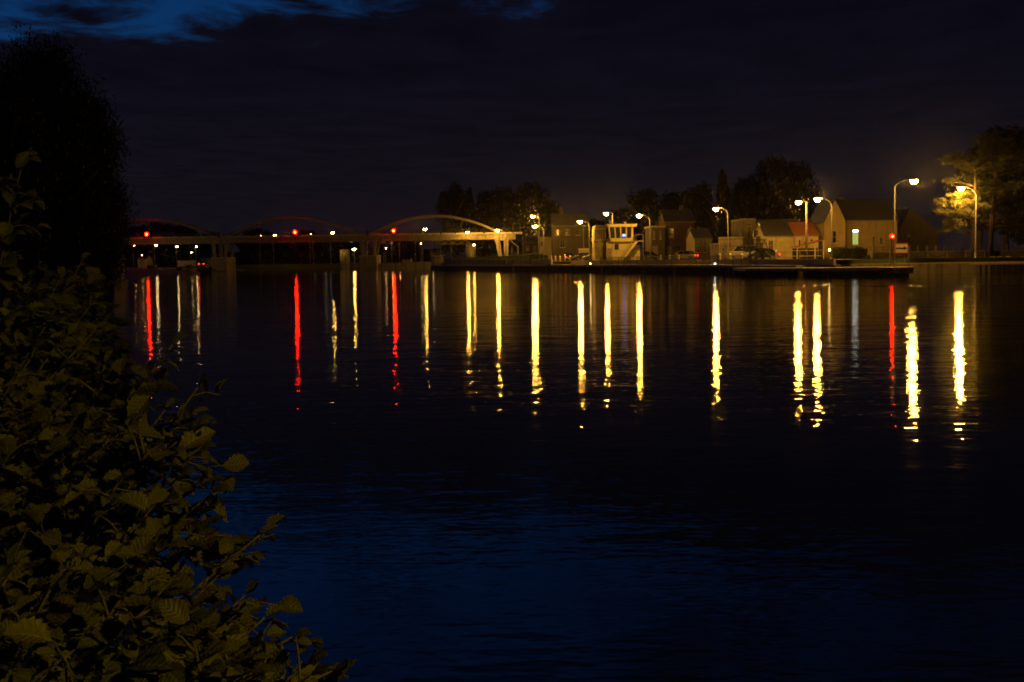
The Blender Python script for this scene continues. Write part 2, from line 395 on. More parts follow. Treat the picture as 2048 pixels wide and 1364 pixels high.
# low concrete retaining wall between ledge and road near the bridge
def retaining(pts, z0, z1, label, th=0.35):
    ox, oy = pts[0]; t = thing('retaining_wall', label, 'wall', (ox, oy, 0))
    for (xa, ya), (xb, yb) in zip(pts[:-1], pts[1:]):
        d = Vector((xb-xa, yb-ya)); Ls = d.length; d.normalize(); nn_ = Vector((-d.y, d.x)) * th; m = max(1, round(Ls/9))
        for i in range(m):
            a = Vector((xa, ya)) + d*(Ls*i/m + 0.02); c = Vector((xa, ya)) + d*(Ls*(i+1)/m - 0.02)
            MB().prism([(p.x-ox, p.y-oy) for p in (a, c, c+nn_, a+nn_)], z0, z1, 'z').build('panel', M['concrete'], t)
    return t
inner = [(x + 1.5, y + 0.7) for x, y in Q]
retaining([(-14.5, 262), (7.0, 209.5)], LEDGE - 0.05, 2.15, 'long low concrete parapet wall along the quay beneath the bridge end')
# kerb between ledge and road
for (xa, ya), (xb, yb) in zip(ledge_in[:-1], ledge_in[1:]):
    pass
t = thing('kerb', 'pale raised kerb running along the quay road behind the dark railing', 'kerb', (ledge_in[1][0], ledge_in[1][1], 0))
ox, oy = ledge_in[1]
for (xa, ya), (xb, yb) in zip(ledge_in[1:-1], ledge_in[2:]):
    d = Vector((xb-xa, yb-ya)); Ls = d.length; d.normalize(); nn_ = Vector((-d.y, d.x)) * 0.3; m = max(1, round(Ls/3))
    for i in range(m):
        a = Vector((xa, ya)) - nn_*0.7 + d*(Ls*i/m + 0.01); c = Vector((xa, ya)) - nn_*0.7 + d*(Ls*(i+1)/m - 0.01)
        MB().prism([(p.x-ox, p.y-oy) for p in (a, c, c+nn_, a+nn_)], LEDGE-0.05, UP+0.14, 'z').build('kerb_stone', M['kerb'], t)

# lock guide wall further back
retaining([(-33, 298.5), (-19, 298.5)], -0.5, 1.5, 'dark guide wall at the lock mouth between the second pier and the quay')

# ------------------------------------------------------------------ street lamps
def street_lamp(px, py, pole_px, Y, label, z0=UP, ground_py=None, head=0.37, em='sodium', group='street lamps along the quay', rad_bow=None, name='street_lamp', pole_m='steel', cat='street lamp', r0=0.085, straight=False, hy=0.0, sag=1.1):
    hx, hz_ = XZ(px, py, Y + hy); hx = hx; bx, _ = XZ(pole_px, py + 70, Y)
    t = thing(name, label, cat, (bx, Y, z0), 0, group)
    dx = hx - bx; H = hz_ - z0; s = 1 if dx > 0 else -1
    reach = max(abs(dx) - head * 0.9, 0.05)
    pts = []; rs = []
    if straight:
        pts = [(0, 0, 0), (0, 0, H*0.5), (0, 0, H + 0.1)]; rs = [r0*1.4, r0*1.2, r0]
        MB().tube([(0, 0, H - 0.1), (s*reach*0.5, 0, H + 0.1), (s*reach, 0, H + 0.1)], 0.035, 8).build('bracket', M[pole_m], t, True)
    else:
        rise = max(reach * 0.85, 0.4)
        zb = H + 0.16 - rise
        for k in range(5): f = k/5; pts.append((0, 0, zb*f)); rs.append(r0*(1.3 - 0.5*f))
        for k in range(9):
            a = k/8*PI/2*0.9
            g_ = (1-math.cos(a))/(1-math.cos(PI/2*0.9)); pts.append((s*reach*g_, hy*g_, zb + rise*math.sin(a)/math.sin(PI/2*0.9))); rs.append(r0*(0.8 - 0.35*k/8))
    MB().tube(pts, rs, 10).build('pole', M[pole_m], t, True)
    if z0 > 0 and not straight:
        MB().lathe([(r0*2.4, 0), (r0*2.4, 0.05), (r0*1.6, 0.09), (r0*1.5, 0.5), (r0*1.2, 0.56)], n=10).build('base', M[pole_m], t)
    # head: a housing over a drop-shaped bowl
    hs = MB()
    prof = [(0.001, 0.13), (0.5, 0.12), (0.9, 0.06), (1.04, 0.0), (1.06, -0.13)]
    hs.lathe([(r*head*1.02, z*head*1.6 + 0.02) for r, z in reversed(prof)], (dx, hy, H + 0.25*head), 14, 1.06, 0.95)
    h_ = hs.build('housing', M['darksteel'], t, True)
    bw = MB(); bw.lathe([(head*0.90, 0.0), (head*0.98, -0.25*head), (head*0.86, -0.62*head), (head*0.55, -0.95*head), (0.01, -1.1*head)], (dx, hy, H + 0.25*head), 14, 1.0, 0.85)
    bw.build('lamp_bowl', E[em], t, True)
    return t
street_lamp(1828, 361, 1789, 126.5, 'tall curved street lamp on the jetty, the only one arching over the arrow sign', z0=0.95, head=0.40, r0=0.075, hy=-2.2)
street_lamp(1922, 376, 1952, 142.3, 'street lamp shining over the brightly lit pine branches', head=0.37, em='sodium_strong')
street_lamp(1635, 398, 1664, 152, 'bright curved lamp in front of the tall gabled house', head=0.38)
street_lamp(1597, 404, 1613, 158, 'lamp on a thick straight timber pole beside the red lean-to roof', head=0.37, straight=True, pole_m='wood', r0=0.13)
street_lamp(1432, 417, 1456, 168, 'curved street lamp standing alone before the dark terrace buildings', head=0.37)
street_lamp(1278, 431, 1300, 194, 'curved street lamp just past the stairs of the control tower', head=0.38)
street_lamp(1213, 427, 1226, 214, 'street lamp behind the control tower whose pole rises above its roof', head=0.37, straight=True)
street_lamp(1160, 443, 1179, 208, 'curved street lamp over the parked cars beside the control tower', head=0.38)
street_lamp(1070, 452, 1088, 226, 'lower of the two curved lamps before the pale garage', head=0.36)
street_lamp(1066, 432, 1079, 246, 'upper of the two curved lamps before the pale garage', head=0.36)
street_lamp(995, 460, 1012, 295.5, 'short curved lamp in front of the bridge end and its twin slanted columns', head=0.40)
# lamps beyond and on the bridge
street_lamp(850, 458, 846, 318, 'lamp glowing under the third arch above the bridge deck', z0=1.7, head=0.37, em='sodium_far', group='lamps beyond the bridge', r0=0.06)
street_lamp(665, 465, 662, 330, 'yellow lamp under the falling end of the middle arch', z0=1.5, head=0.37, em='sodium_far', group='lamps beyond the bridge', r0=0.06)
street_lamp(550, 470, 548, 340, 'pale orange lamp just before the red light of the middle arch', z0=1.5, head=0.32, em='sodium_far', group='lamps beyond the bridge', r0=0.06)
street_lamp(522, 471, 521, 345, 'tiny lamp under the rising start of the middle arch', z0=1.5, head=0.16, em='small', group='lamps beyond the bridge', r0=0.05)
street_lamp(622, 468, 621, 345, 'tiny bluish white lamp between the red light and the yellow lamp on the middle span', z0=1.5, head=0.16, em='small', group='lamps beyond the bridge', r0=0.05)
street_lamp(708, 498, 710, 318, 'yellow lamp on a short pole under the bridge beside the second pier', z0=1.45, head=0.34, em='sodium_far', group='lamps beyond the bridge', r0=0.06)
street_lamp(935, 464, 933, 296, 'small white lamp resting against the edge of the bridge deck near its lit end', z0=1.7, head=0.30, em='sodium', group='lamps beyond the bridge', r0=0.05)
street_lamp(752, 499, 752.6, 325, 'small lamp just past the second pier low under the deck', z0=1.45, head=0.20, em='small', group='lamps beyond the bridge', r0=0.05)
street_lamp(772, 496, 772.6, 335, 'tiny lamp low under the third span near the second pier', z0=1.45, head=0.17, em='small', group='lamps beyond the bridge', r0=0.05)
street_lamp(842, 487, 843, 300, 'thin post lamp touching the underside of the third span', z0=1.45, head=0.14, em='small', group='lamps beyond the bridge', r0=0.05)
street_lamp(312, 490, 311, 292, 'white lamp under the first span beneath the red light', z0=1.3, head=0.26, em='white', group='lamps on the near bank by the bridge', r0=0.05)
street_lamp(354, 493, 354.6, 290, 'post lamp on the moored boats bank, middle one of three', z0=1.3, head=0.20, em='white', group='lamps on the near bank by the bridge', r0=0.05)
street_lamp(392.5, 493, 393, 288, 'post lamp on the moored boats bank next to the first pier', z0=1.3, head=0.20, em='white', group='lamps on the near bank by the bridge', r0=0.05)
street_lamp(268, 491, 268.5, 286, 'unlit looking dim post lamp at the tree edge of the moored boats bank', z0=1.3, head=0.10, em='small', group='lamps on the near bank by the bridge', r0=0.05)
street_lamp(948, 489, 950, 274, 'small lamp at the head of a pole before the round lit tower', z0=1.7, head=0.2, em='sodium_far', group='lamps beyond the bridge', r0=0.05)
for px_, em_, hd_, lb_ in ((757, 'small', 0.2, 'small dockside lamp just past the second pier, hidden by the girder'), (768, 'sodium_far', 0.17, 'dockside lamp beside the red streak, hidden by the girder'), (784, 'sodium_far', 0.26, 'brightest dockside lamp under the third arch, hidden by the girder'), (799, 'sodium_far', 0.2, 'dockside lamp under the rise of the third arch, hidden by the girder'), (831, 'sodium_far', 0.2, 'dockside lamp under the middle of the third arch, hidden by the girder'), (866, 'small', 0.28, 'dockside lamp near the truss gantry, hidden by the girder'), (627, 'small', 0.16, 'dockside lamp past the middle red light, hidden by the girder')):
    street_lamp(px_, hor(px_) - 37.5, px_ + 0.6, 312, lb_, z0=1.45, head=hd_, em=em_, group='dockside lamps behind the girder', r0=0.05)
# the lamp of the near path that lights the alders, behind the photographer
bp_ = Vector((9.5, -5.0, 0.9))
t = thing('street_lamp', 'curved street lamp on the near bank path behind the alder shrubs', 'street lamp', bp_, 0)
MB().tube([(0,0,0), (0,0,3), (0,0,5.4), (-0.25,0,6.1), (-0.8,0,6.8), (-1.4,0,6.9)], [0.1,0.085,0.07,0.06,0.05,0.045], 10).build('pole', M['steel'], t, True)
MB().lathe([(0.3, 0), (0.29, 0.07), (0.2, 0.12), (0.01, 0.14)], (-1.7, 0, 6.9), 14).build('housing', M['darksteel'], t, True)
NEARLAMP = emit('near path lamp', (1.0, 0.68, 0.010), 900)
MB().lathe([(0.01, -0.2), (0.15, -0.18), (0.26, -0.1), (0.29, 0)], (-1.7, 0, 6.895), 14).build('lamp_bowl', NEARLAMP, t, True)

# ------------------------------------------------------------------ bridge
BY, BZ0, BZ1 = 300.0, 7.05, 8.3
def bridge():
    t = thing('arch_bridge', 'long pale road bridge with three low steel arches across the river', 'bridge', (0, BY, 0))
    xr = X(1032, BY); feet = [(X(160, BY), X(431, BY)), (X(446, BY), X(716, BY)), (X(737, BY), X(1003, BY))]
    # girders per span, front and back
    cuts = [-190, X(164, BY), X(437, BY), X(729, BY), X(1006, BY), xr]
    for yy in (0, 7.2):
        for a, c in zip(cuts[:-1], cuts[1:]):
            q = MB().box(a + 0.06, c - 0.06, yy, yy + 0.5, BZ0, BZ1)
            q.box(a + 0.06, c - 0.06, yy - 0.12, yy, BZ1 - 0.14, BZ1 - 0.0).box(a + 0.06, c - 0.06, yy - 0.12, yy, BZ0, BZ0 + 0.09)
            for k in range(int((c - a) / 3.0)):
                x = a + 1.2 + k * 3.0
                q.box(x, x + 0.05, yy - 0.1, yy - 0.001, BZ0 + 0.092, BZ1 - 0.142)
            q.build('girder', M['girder'], t)
    MB().box(-190, xr + 1.6, -0.35, 8.0, BZ1 + 0.003, BZ1 + 0.2).build('deck', M['concrete'], t)
    # parapet slabs with gaps, lit from below
    px0 = -190
    x = px0
    while x < xr + 1.5:
        MB().box(x, min(x + 3.3, xr + 1.6), -0.30, -0.18, BZ1 + 0.21, BZ1 + 0.52).build('parapet_panel', M['kerb'], t)
        x += 3.6
    rail = MB(); post = MB()
    x = px0
    for z in (0.72, 0.95, 1.18, 1.4): rail.box(px0, xr + 1.6, -0.27, -0.23, BZ1 + z, BZ1 + z + 0.035)
    rail.build('handrail', M['darksteel'], t)
    while x < xr + 1.5:
        post.box(x - 0.06, x - 0.01, -0.29, -0.21, BZ1 + 0.2, BZ1 + 1.45); x += 1.8
    post.build('railing_post', M['darksteel'], t, kind='stuff')
    # arches
    for (xa, xb) in feet:
        for yy in (0.05, 7.25):
            q = []; n = 36
            for i in range(n + 1):
                f = i / n; q.append((xa + (xb - xa) * f, yy + 0.22, BZ1 + 0.1 + 4.75 * 4 * f * (1 - f)))
            b = MB(); w, hh = 0.20, 0.23
            vs = []; fs = []
            for i, p in enumerate(q):
                tx = Vector(q[min(i+1, n)]) - Vector(q[max(i-1, 0)]); tx.normalize(); nz = Vector((-tx.z, 0, tx.x))
                for sx_, sz_ in ((-1, -1), (1, -1), (1, 1), (-1, 1)):
                    vs.append(Vector(p) + Vector((0, 1, 0)) * w * sx_ + nz * hh * sz_)
            for i in range(n):
                for k in range(4): fs.append((i*4+k, i*4+(k+1) % 4, (i+1)*4+(k+1) % 4, (i+1)*4+k))
            fs += [(3, 2, 1, 0), (n*4, n*4+1, n*4+2, n*4+3)]
            b.add(vs, fs); b.build('arch', M['arch'], t)
            for i in range(1, 10):
                f = i / 10; x_ = xa + (xb - xa) * f
                MB().tube([(x_, yy + 0.22, BZ1 + 0.2), (x_, yy + 0.22, BZ1 + 4.75*4*f*(1-f) - 0.1)], 0.035, 5).build('hanger', M['darksteel'], t)
        # wind bracing is open, no cross beams in sight
    # end portal frame
    xp = X(1027, BY)
    q = MB()
    for x_ in (X(1027, BY), X(1041, BY)): q.box(x_ - 0.06, x_ + 0.06, -0.28, -0.16, BZ1 + 0.2, BZ1 + 2.55)
    q.box(X(1027, BY) - 0.06, X(1041, BY) + 0.06, -0.28, -0.16, BZ1 + 2.552, BZ1 + 2.66)
    q.build('portal_frame', M['steel'], t)
    # river piers: block, rail, slanted columns
    for c in (440, 737):
        xc = X(c, BY); w = 1.95 if c == 440 else 2.15
        pb = MB().prism([(xc - w, -1.1), (xc + w, -1.1), (xc + w, 8.5), (xc, 10), (xc - w, 8.5)], -1.5, 3.35, 'z').build('pier_block', M['pier'], t, bevel=0.05)
        MB().box(xc - w - 0.1, xc + w + 0.1, -1.2, 8.4, 3.353, 3.52).build('pier_cap', M['kerb'], t)
        rl = MB()
        for k in range(7):
            x_ = xc - w + 0.1 + k * (2*w - 0.2) / 6; rl.box(x_ - 0.02, x_ + 0.02, -1.12, -1.08, 3.522, 4.5)
        rl.box(xc - w + 0.05, xc + w - 0.05, -1.12, -1.08, 4.502, 4.54); rl.box(xc - w + 0.05, xc + w - 0.05, -1.13, -1.09, 4.0, 4.03)
        rl.build('pier_railing', M['steel'], t)
        for yy in (0.0, 7.0):
            for s in (-1, 1):
                q = MB(); x0, x1 = xc + s * 1.35, xc + s * 1.75
                vs = []
                for z, xx_, hw in ((3.525, x0, 0.30), (BZ0 - 0.6, x1 * 0.6 + x0 * 0.4, 0.42), (BZ0 - 0.004, x1, 0.62)):
                    vs += [(xx_ - hw, yy - 0.1, z), (xx_ + hw, yy - 0.1, z), (xx_ + hw, yy + 0.7, z), (xx_ - hw, yy + 0.7, z)]
                fs = [(3, 2, 1, 0), (8, 9, 10, 11)]
                for i in range(2):
                    for k in range(4): fs.append((i*4+k, i*4+(k+1) % 4, (i+1)*4+(k+1) % 4, (i+1)*4+k))
                q.add(vs, fs).build('column', M['pier'], t)
        # diagonal service ladder between the columns
        q = MB(); q.tube([(xc + 0.1, -0.2, BZ0), (xc + 0.8, -0.6, 3.6)], 0.05, 5); q.tube([(xc - 0.25, -0.2, BZ0), (xc + 0.45, -0.6, 3.6)], 0.05, 5)
        for k in range(9):
            f = (k + 0.5) / 9; q.tube([(xc + 0.1 + 0.7*f, -0.2 - 0.4*f, BZ0 + (3.6-BZ0)*f), (xc - 0.25 + 0.7*f, -0.2 - 0.4*f, BZ0 + (3.6-BZ0)*f)], 0.025, 4)
        q.build('ladder', M['darksteel'], t)
        MB().box(xc - 0.35, xc + 0.35, -0.5, 0.1, BZ1 + 0.2, BZ1 + 1.5).build('joint_box', M['darksteel'], t)
    # land pier at the lit end: twin slanted columns and a bearing beam
    xa = X(1003, BY)
    for dx0, dx1 in ((-0.3, -0.95), (1.35, 1.2)):
        q = MB(); vs = []
        for z, c_, hw in ((UP, xa + dx0 * 0.8 + 0.1, 0.46), (BZ0 - 0.25, xa + dx1, 0.62)):
            vs += [(c_ - hw, -0.1, z), (c_ + hw, -0.1, z), (c_ + hw, 1.0, z), (c_ - hw, 1.0, z)]
        q.add(vs, [(3,2,1,0),(4,5,6,7),(0,1,5,4),(1,2,6,5),(2,3,7,6),(3,0,4,7)]).build('land_column', M['pier'], t)
    MB().box(xa - 1.7, xa + 2.0, -0.12, 7.5, BZ0 - 0.245, BZ0 - 0.004).build('bearing_beam', M['pier'], t)
    # bent drain strut at the very end
    x0, x1 = X(1020, BY), X(1036, BY)
    MB().tube([(x0, 0.2, BZ0 + 0.02), (x0 + 0.9, 0.2, 6.1), (x1, 0.2, 5.2), (x1 + 0.1, 0.2, UP)], 0.17, 8).build('strut', M['steel'], t)
    MB().tube([(X(1024, BY), 0.6, UP), (X(1024, BY), 0.6, 5.3)], 0.12, 8).build('drain_pipe', M['steel'], t)
    # abutment embankment end
    return t
bridge()
# red navigation signals hung on the bridge rail
def signal(px, py, Y, label, box=0.6, r=0.26, drop=1.0, group='red navigation lights on the bridge', em='red'):
    x, z = XZ(px, py, Y)
    t = thing('navigation_light', label, 'signal light', (x, Y, z), 0, group)
    MB().box(-box/2, box/2, 0.13, 0.35, -box*0.9, box*0.55).build('signal_box', M['black'], t)
    MB().lathe([(box*1.0, 0.06), (box*1.0, 0.10), (box*0.9, 0.12)], (0, 0, 0), 28, axis='y').build('halo_disc', M['red'], t)  # red disc added behind the lens to catch its glow as a halo
    MB().lathe([(r*0.01, -r*0.85), (r*0.6, -r*0.75), (r*0.92, -r*0.4), (r, -r*0.1), (r*0.9, 0.03), (r*0.5, 0.055)], (0, 0, 0), 16, axis='y').build('lens', E[em], t, True)
    v = MB(); v.tube([(-r*1.15, -0.25, 0), (-r*0.8, -0.3, r*0.85), (0, -0.32, r*1.25), (r*0.8, -0.3, r*0.85), (r*1.15, -0.25, 0)], 0.03, 5)
    v.build('visor', M['black'], t)
    MB().box(-0.05, 0.05, 0.352, 0.40, -drop - box*0.4, box*0.4).build('bracket', M['darksteel'], t)
    return t
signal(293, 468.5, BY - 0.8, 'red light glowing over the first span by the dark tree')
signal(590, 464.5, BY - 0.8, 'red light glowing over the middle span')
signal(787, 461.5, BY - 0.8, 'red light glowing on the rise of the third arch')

# ------------------------------------------------------------------ lock structures by the bridge end
def lock_gate():
    Y = 286; x0, z0 = XZ(872, 489, Y); x1, z1 = XZ(938, 478, Y)
    t = thing('lock_footbridge', 'brightly lit steel truss gantry under the bridge deck ending on the round tower', 'footbridge', (x0, Y, 0))
    Lx = x1 - x0; hb = z0; ht = z1 - 0.1
    for yy in (0, 2.2):
        MB().box(0, Lx, yy, yy + 0.16, hb, hb + 0.17).build('bottom_chord', M['offwhite'], t)
        MB().box(0, Lx, yy, yy + 0.16, ht - 0.14, ht).build('top_chord', M['offwhite'], t)
        n = 4
        for i in range(n):
            a = Lx * i / n; c = Lx * (i + 1) / n; m = (a + c) / 2
            MB().tube([(a + 0.05, yy + 0.08, hb + 0.17), (m, yy + 0.08, ht - 0.14)], 0.075, 5).build('diagonal', M['offwhite'], t)
            MB().tube([(m, yy + 0.08, ht - 0.14), (c - 0.05, yy + 0.08, hb + 0.17)], 0.075, 5).build('diagonal', M['offwhite'], t)
            MB().tube([(a + 0.02, yy + 0.08, hb + 0.17), (a + 0.02, yy + 0.08, ht - 0.14)], 0.06, 5).build('vertical', M['offwhite'], t)
    MB().box(0, Lx, 0.17, 2.19, hb + 0.02, hb + 0.10).build('walkway', M['steel'], t)
    # sliding wedge end plate
    MB().prism([(Lx - 0.6, ht - 0.2), (Lx + 1.0, hb + 0.05), (Lx + 1.0, hb - 0.1), (Lx - 0.6, hb - 0.1)], 0.3, 1.9).build('end_plate', M['offwhite'], t)
lock_gate()
def round_tower(px0, px1, py0, py1, Y, label, railing=True, m='offwhite', z0=UP, name='lock_tower', cap=True):
    xa, zt = XZ(px0, py0, Y); xb, _ = XZ(px1, py0, Y); xc = (xa + xb) / 2; r = (xb - xa) / 2
    t = thing(name, label, 'tower', (xc, Y + r, z0)); H = zt - z0
    MB().lathe([(r, 0), (r, H - 0.35)], n=28).build('shaft', M[m], t, True)
    if cap: MB().lathe([(r, H - 0.347), (r*1.16, H - 0.25), (r*1.16, H), (r*0.2, H + 0.01)], n=28).build('cap', M[m], t)
    if railing:
        q = MB()
        for k in range(12):
            a = k*2*PI/12; q.tube([(r*math.cos(a), r*math.sin(a), H), (r*math.cos(a), r*math.sin(a), H + 1.0)], 0.025, 4)
        for zz in (0.55, 1.0): q.tube([(r*math.cos(k*2*PI/24), r*math.sin(k*2*PI/24), H + zz) for k in range(25)], 0.025, 4)
        q.build('railing', M['steel'], t)
    return t
round_tower(933, 951, 489, 519, 278, 'small round pale tower lit bright yellow beneath the bridge', railing=False)
round_tower(862, 886, 511, 538, 266, 'squat round mooring bastion with a railing at the quay corner', m='concrete', z0=-0.5)
round_tower(678, 698, 497, 531, 330, 'plain brown round pier standing in the water behind the second bridge pier', railing=False, m='pier', z0=-0.5, cap=False)
# lock office under the bridge, low blocks and clutter
def block(name, px0, px1, py0, py1, Y, dep, label, cat, m, parts=None, z0=None):
    xa, zt = XZ(px0, py0, Y); xb, _ = XZ(px1, py0, Y); z0 = UP if z0 is None else z0
    t = thing(name, label, cat, (xa, Y, z0)); w = xb - xa; H = zt - z0
    MB().box(0, w, 0, dep, 0, H).build('body', M[m], t, bevel=0.02)
    MB().box(-0.05, w + 0.05, -0.05, dep + 0.05, H + 0.003, H + 0.09).build('lid', M['darksteel'], t)
    MB().box(w*0.2, w*0.45, -0.02, -0.001, H*0.1, H*0.85).build('door', M['shutter'], t)
    return t
block('equipment_hut', 805, 822, 519, 530, 300.5, 3, 'low pale hut on the guide wall by the squat bastion', 'hut', 'stucco2', z0=1.45)
block('control_cabinet', 1020, 1034, 509, 517, 282, 1.2, 'small concrete cabinet at the foot of the bent bridge strut', 'cabinet', 'concrete')
# guide posts (thin lit poles) under the deck
for px, top, lab in ((845, 487, 'thin lit mooring pole under the third span, first of three'), (861, 484, 'thin lit mooring pole next to the squat bastion'), (880, 480, 'tall thin lit pole rising from the squat bastion'), (902, 490, 'thin pole between bastion and round lit tower'), (950, 484, 'thin grey pole against the round lit tower')):
    Yp = 272; x, z = XZ(px, top, Yp)
    t = thing('mooring_pole', lab, 'pole', (x, Yp, 1.2 if px > 890 else -0.5), 0, 'thin poles under the bridge')
    z -= t.location.z
    MB().tube([(0,0,0), (0,0,z)], 0.055, 8).build('shaft', M['steel'], t); MB().lathe([(0.09, z), (0.09, z+0.06), (0.02, z+0.1)], n=8).build('cap', M['steel'], t)
# green bank, ramp and stairs behind the twin columns
b = MB(); x0, x1 = X(1036, 262), X(1112, 262)
b.prism([(x0 - 16, UP), (x1, UP), (x1 - 0.5, UP + 0.9), (x0 + 2, UP + 1.3), (x0 - 14, UP + 0.9)], 264, 290)
b.build('embankment', M['grass'], kind='structure')
b = MB(); b.prism([(x0 + 0.4, UP + 1.32), (x1 + 2.5, UP + 2.6), (x1 + 2.5, UP + 2.45), (x0 + 0.4, UP + 1.15)], 270, 274); b.build('ramp', M['kerb'], kind='structure')

# ------------------------------------------------------------------ buildings
def wall_open(mb, x0, x1, z0, z1, y, th, ops):
    xs = sorted({x0, x1, *[o[0] for o in ops], *[o[1] for o in ops]}); zs = sorted({z0, z1, *[o[2] for o in ops], *[o[3] for o in ops]})
    for a, c in zip(xs[:-1], xs[1:]):
        run = None
        for e, g in zip(zs[:-1], zs[1:]):
            cx, cz = (a + c)/2, (e + g)/2
            hole = any(o[0] < cx < o[1] and o[2] < cz < o[3] for o in ops)
            if hole:
                if run: mb.box(a, c, y, y+th, run[0], run[1]); run = None
            else: run = (run[0] if run else e, g)
        if run: mb.box(a, c, y, y+th, run[0], run[1])
def window(t, x0, x1, z0, z1, y, frame='offwhite', pane='glass', bars=1, hb=1, shutters=None, pane_mat=None, sill=True):
    f = MB(); w = 0.06
    f.box(x0, x0+w, y+0.08, y+0.14, z0, z1).box(x1-w, x1, y+0.08, y+0.14, z0, z1).box(x0+w, x1-w, y+0.08, y+0.14, z0, z0+w).box(x0+w, x1-w, y+0.08, y+0.14, z1-w, z1)
    for k in range(bars): xm = x0 + (x1-x0)*(k+1)/(bars+1); f.box(xm-0.025, xm+0.025, y+0.085, y+0.135, z0+w, z1-w)
    for k in range(hb): zm = z0 + (z1-z0)*(k+1)/(hb+1); f.box(x0+w, x1-w, y+0.09, y+0.13, zm-0.02, zm+0.02)
    fo = f.build('window', M[frame], t)
    MB().box(x0+w*0.5, x1-w*0.5, y+0.10, y+0.12, z0+w*0.5, z1-w*0.5).build('pane', pane_mat or M[pane], fo)
    if sill: MB().box(x0-0.08, x1+0.08, y-0.07, y-0.002, z0-0.09, z0-0.002).build('sill', M['kerb'], fo)
    if shutters:
        sw = (x1-x0)/2
        for a in (x0 - sw - 0.03, x1 + 0.03): MB().box(a, a+sw, y-0.06, y-0.012, z0, z1).build('shutter', M[shutters], fo)
    return fo
def box_house(name, label, cat, px0, px1, eave_py, Y, depth, wall='stucco2', roof='slate', roof_h=0, ops=(), base=UP, gable=False, flat=False, chimney=None, peak=None, frame='offwhite', over=0.25, rz=0):
    "front wall facing the river; ops: (px0, px1, py0, py1, opts)"
    xa, ze = XZ(px0, eave_py, Y); xb, _ = XZ(px1, eave_py, Y); w = xb - xa; H = ze - base
    t = thing(name, label, cat, (xa, Y, base), rz); oo = []
    for o in ops:
        ax, az = XZ(o[0], o[2], Y); bx, bz = XZ(o[1], o[3], Y); oo.append((max(ax - xa, 0.1), min(bx - xa, w-0.1), max(bz - base, 0.05), min(az - base, H-0.1), o[4] if len(o) > 4 else {}))
    low = [o for o in oo]
    m = MB(); th = 0.28
    wall_open(m, 0, w, 0, H, 0, th, low)
    m.box(0, th, th, depth, 0, H).box(w-th, w, th, depth, 0, H).box(th, w-th, depth-th, depth, 0, H)
    if gable:
        pk = (w/2 if peak is None else peak * w)
        m.prism([(0, H), (w, H), (pk, H+roof_h)], 0, th); m.prism([(0, H), (w, H), (pk, H+roof_h)], depth-th, depth)
    elif roof_h and not flat:
        m.prism([(0, H), (depth, H), (depth/2, H+roof_h)], 0, th, 'x'); m.prism([(0, H), (depth, H), (depth/2, H+roof_h)], w-th, w, 'x')
    m.build('wall', M[wall], t)
    for x0, x1, z0, z1, op in oo:
        if op.get('door'):
            MB().box(x0, x1, 0.12, 0.17, z0, z1).build('door', M[op.get('m', 'shutter')], t)
        else: window(t, x0, x1, z0, z1, 0, frame=op.get('frame', frame), bars=op.get('bars', 1), hb=op.get('hb', 1), shutters=op.get('shutters'), pane_mat=op.get('pane'))
    if flat:
        rf = MB().box(-over, w+over, -over, depth+over, H+0.003, H+0.3).build('roof', M[roof], t)
    elif gable:
        k = 0.12; q = MB(); s1 = roof_h / pk; s2 = roof_h / (w - pk)
        q.prism([(-over, H - over*s1 + 0.004), (pk, H + roof_h + 0.004), (pk, H + roof_h + 0.16), (-over, H - over*s1 + 0.15)], -0.12, depth+0.12)
        q.prism([(w+over, H - over*s2 + 0.004), (pk + 0.001, H + roof_h + 0.004), (pk + 0.001, H + roof_h + 0.16), (w+over, H - over*s2 + 0.15)], -0.12, depth+0.12)
        rf = q.build('roof', M[roof], t)
    else:
        s = roof_h / (depth/2); q = MB()
        q.prism([(-over, H - over*s + 0.004), (depth/2, H + roof_h + 0.004), (depth/2, H + roof_h + 0.15), (-over, H - over*s + 0.15)], -over, w+over, 'x')
        q.prism([(depth+over, H - over*s + 0.004), (depth/2 + 0.001, H + roof_h + 0.004), (depth/2 + 0.001, H + roof_h + 0.15), (depth+over, H - over*s + 0.15)], -over, w+over, 'x')
        rf = q.build('roof', M[roof], t)
        MB().tube([(-over, -over - 0.06, H - over*s + 0.05), (w + over, -over - 0.06, H - over*s + 0.05)], 0.06, 6).build('gutter', M['steel'], t)
    if chimney:
        cx = XZ(chimney[0], 480, Y)[0] - xa
        zc0 = H + (roof_h * 0.6)
        MB().box(cx - 0.35, cx + 0.35, depth/2 - 0.3, depth/2 + 0.3, zc0, H + roof_h + chimney[1]).build('chimney', M['brick'], rf)
    return t

# tall gabled house with the lit window
Yh = 170
hx0, _ = XZ(1650, 440, Yh)
box_house('gabled_house', 'tall narrow gabled stucco house front behind the brightest curved lamp', 'house', 1649, 1691, 443, Yh, 9, wall='stucco3', roof='slate', roof_h=3.0, gable=True, over=0.12,
          ops=[(1666, 1672.5, 423.5+20, 444.5+2, {}) if False else (1665.5, 1673, 461.5, 486, {'bars': 0, 'pane': E['room'] if False else None})])
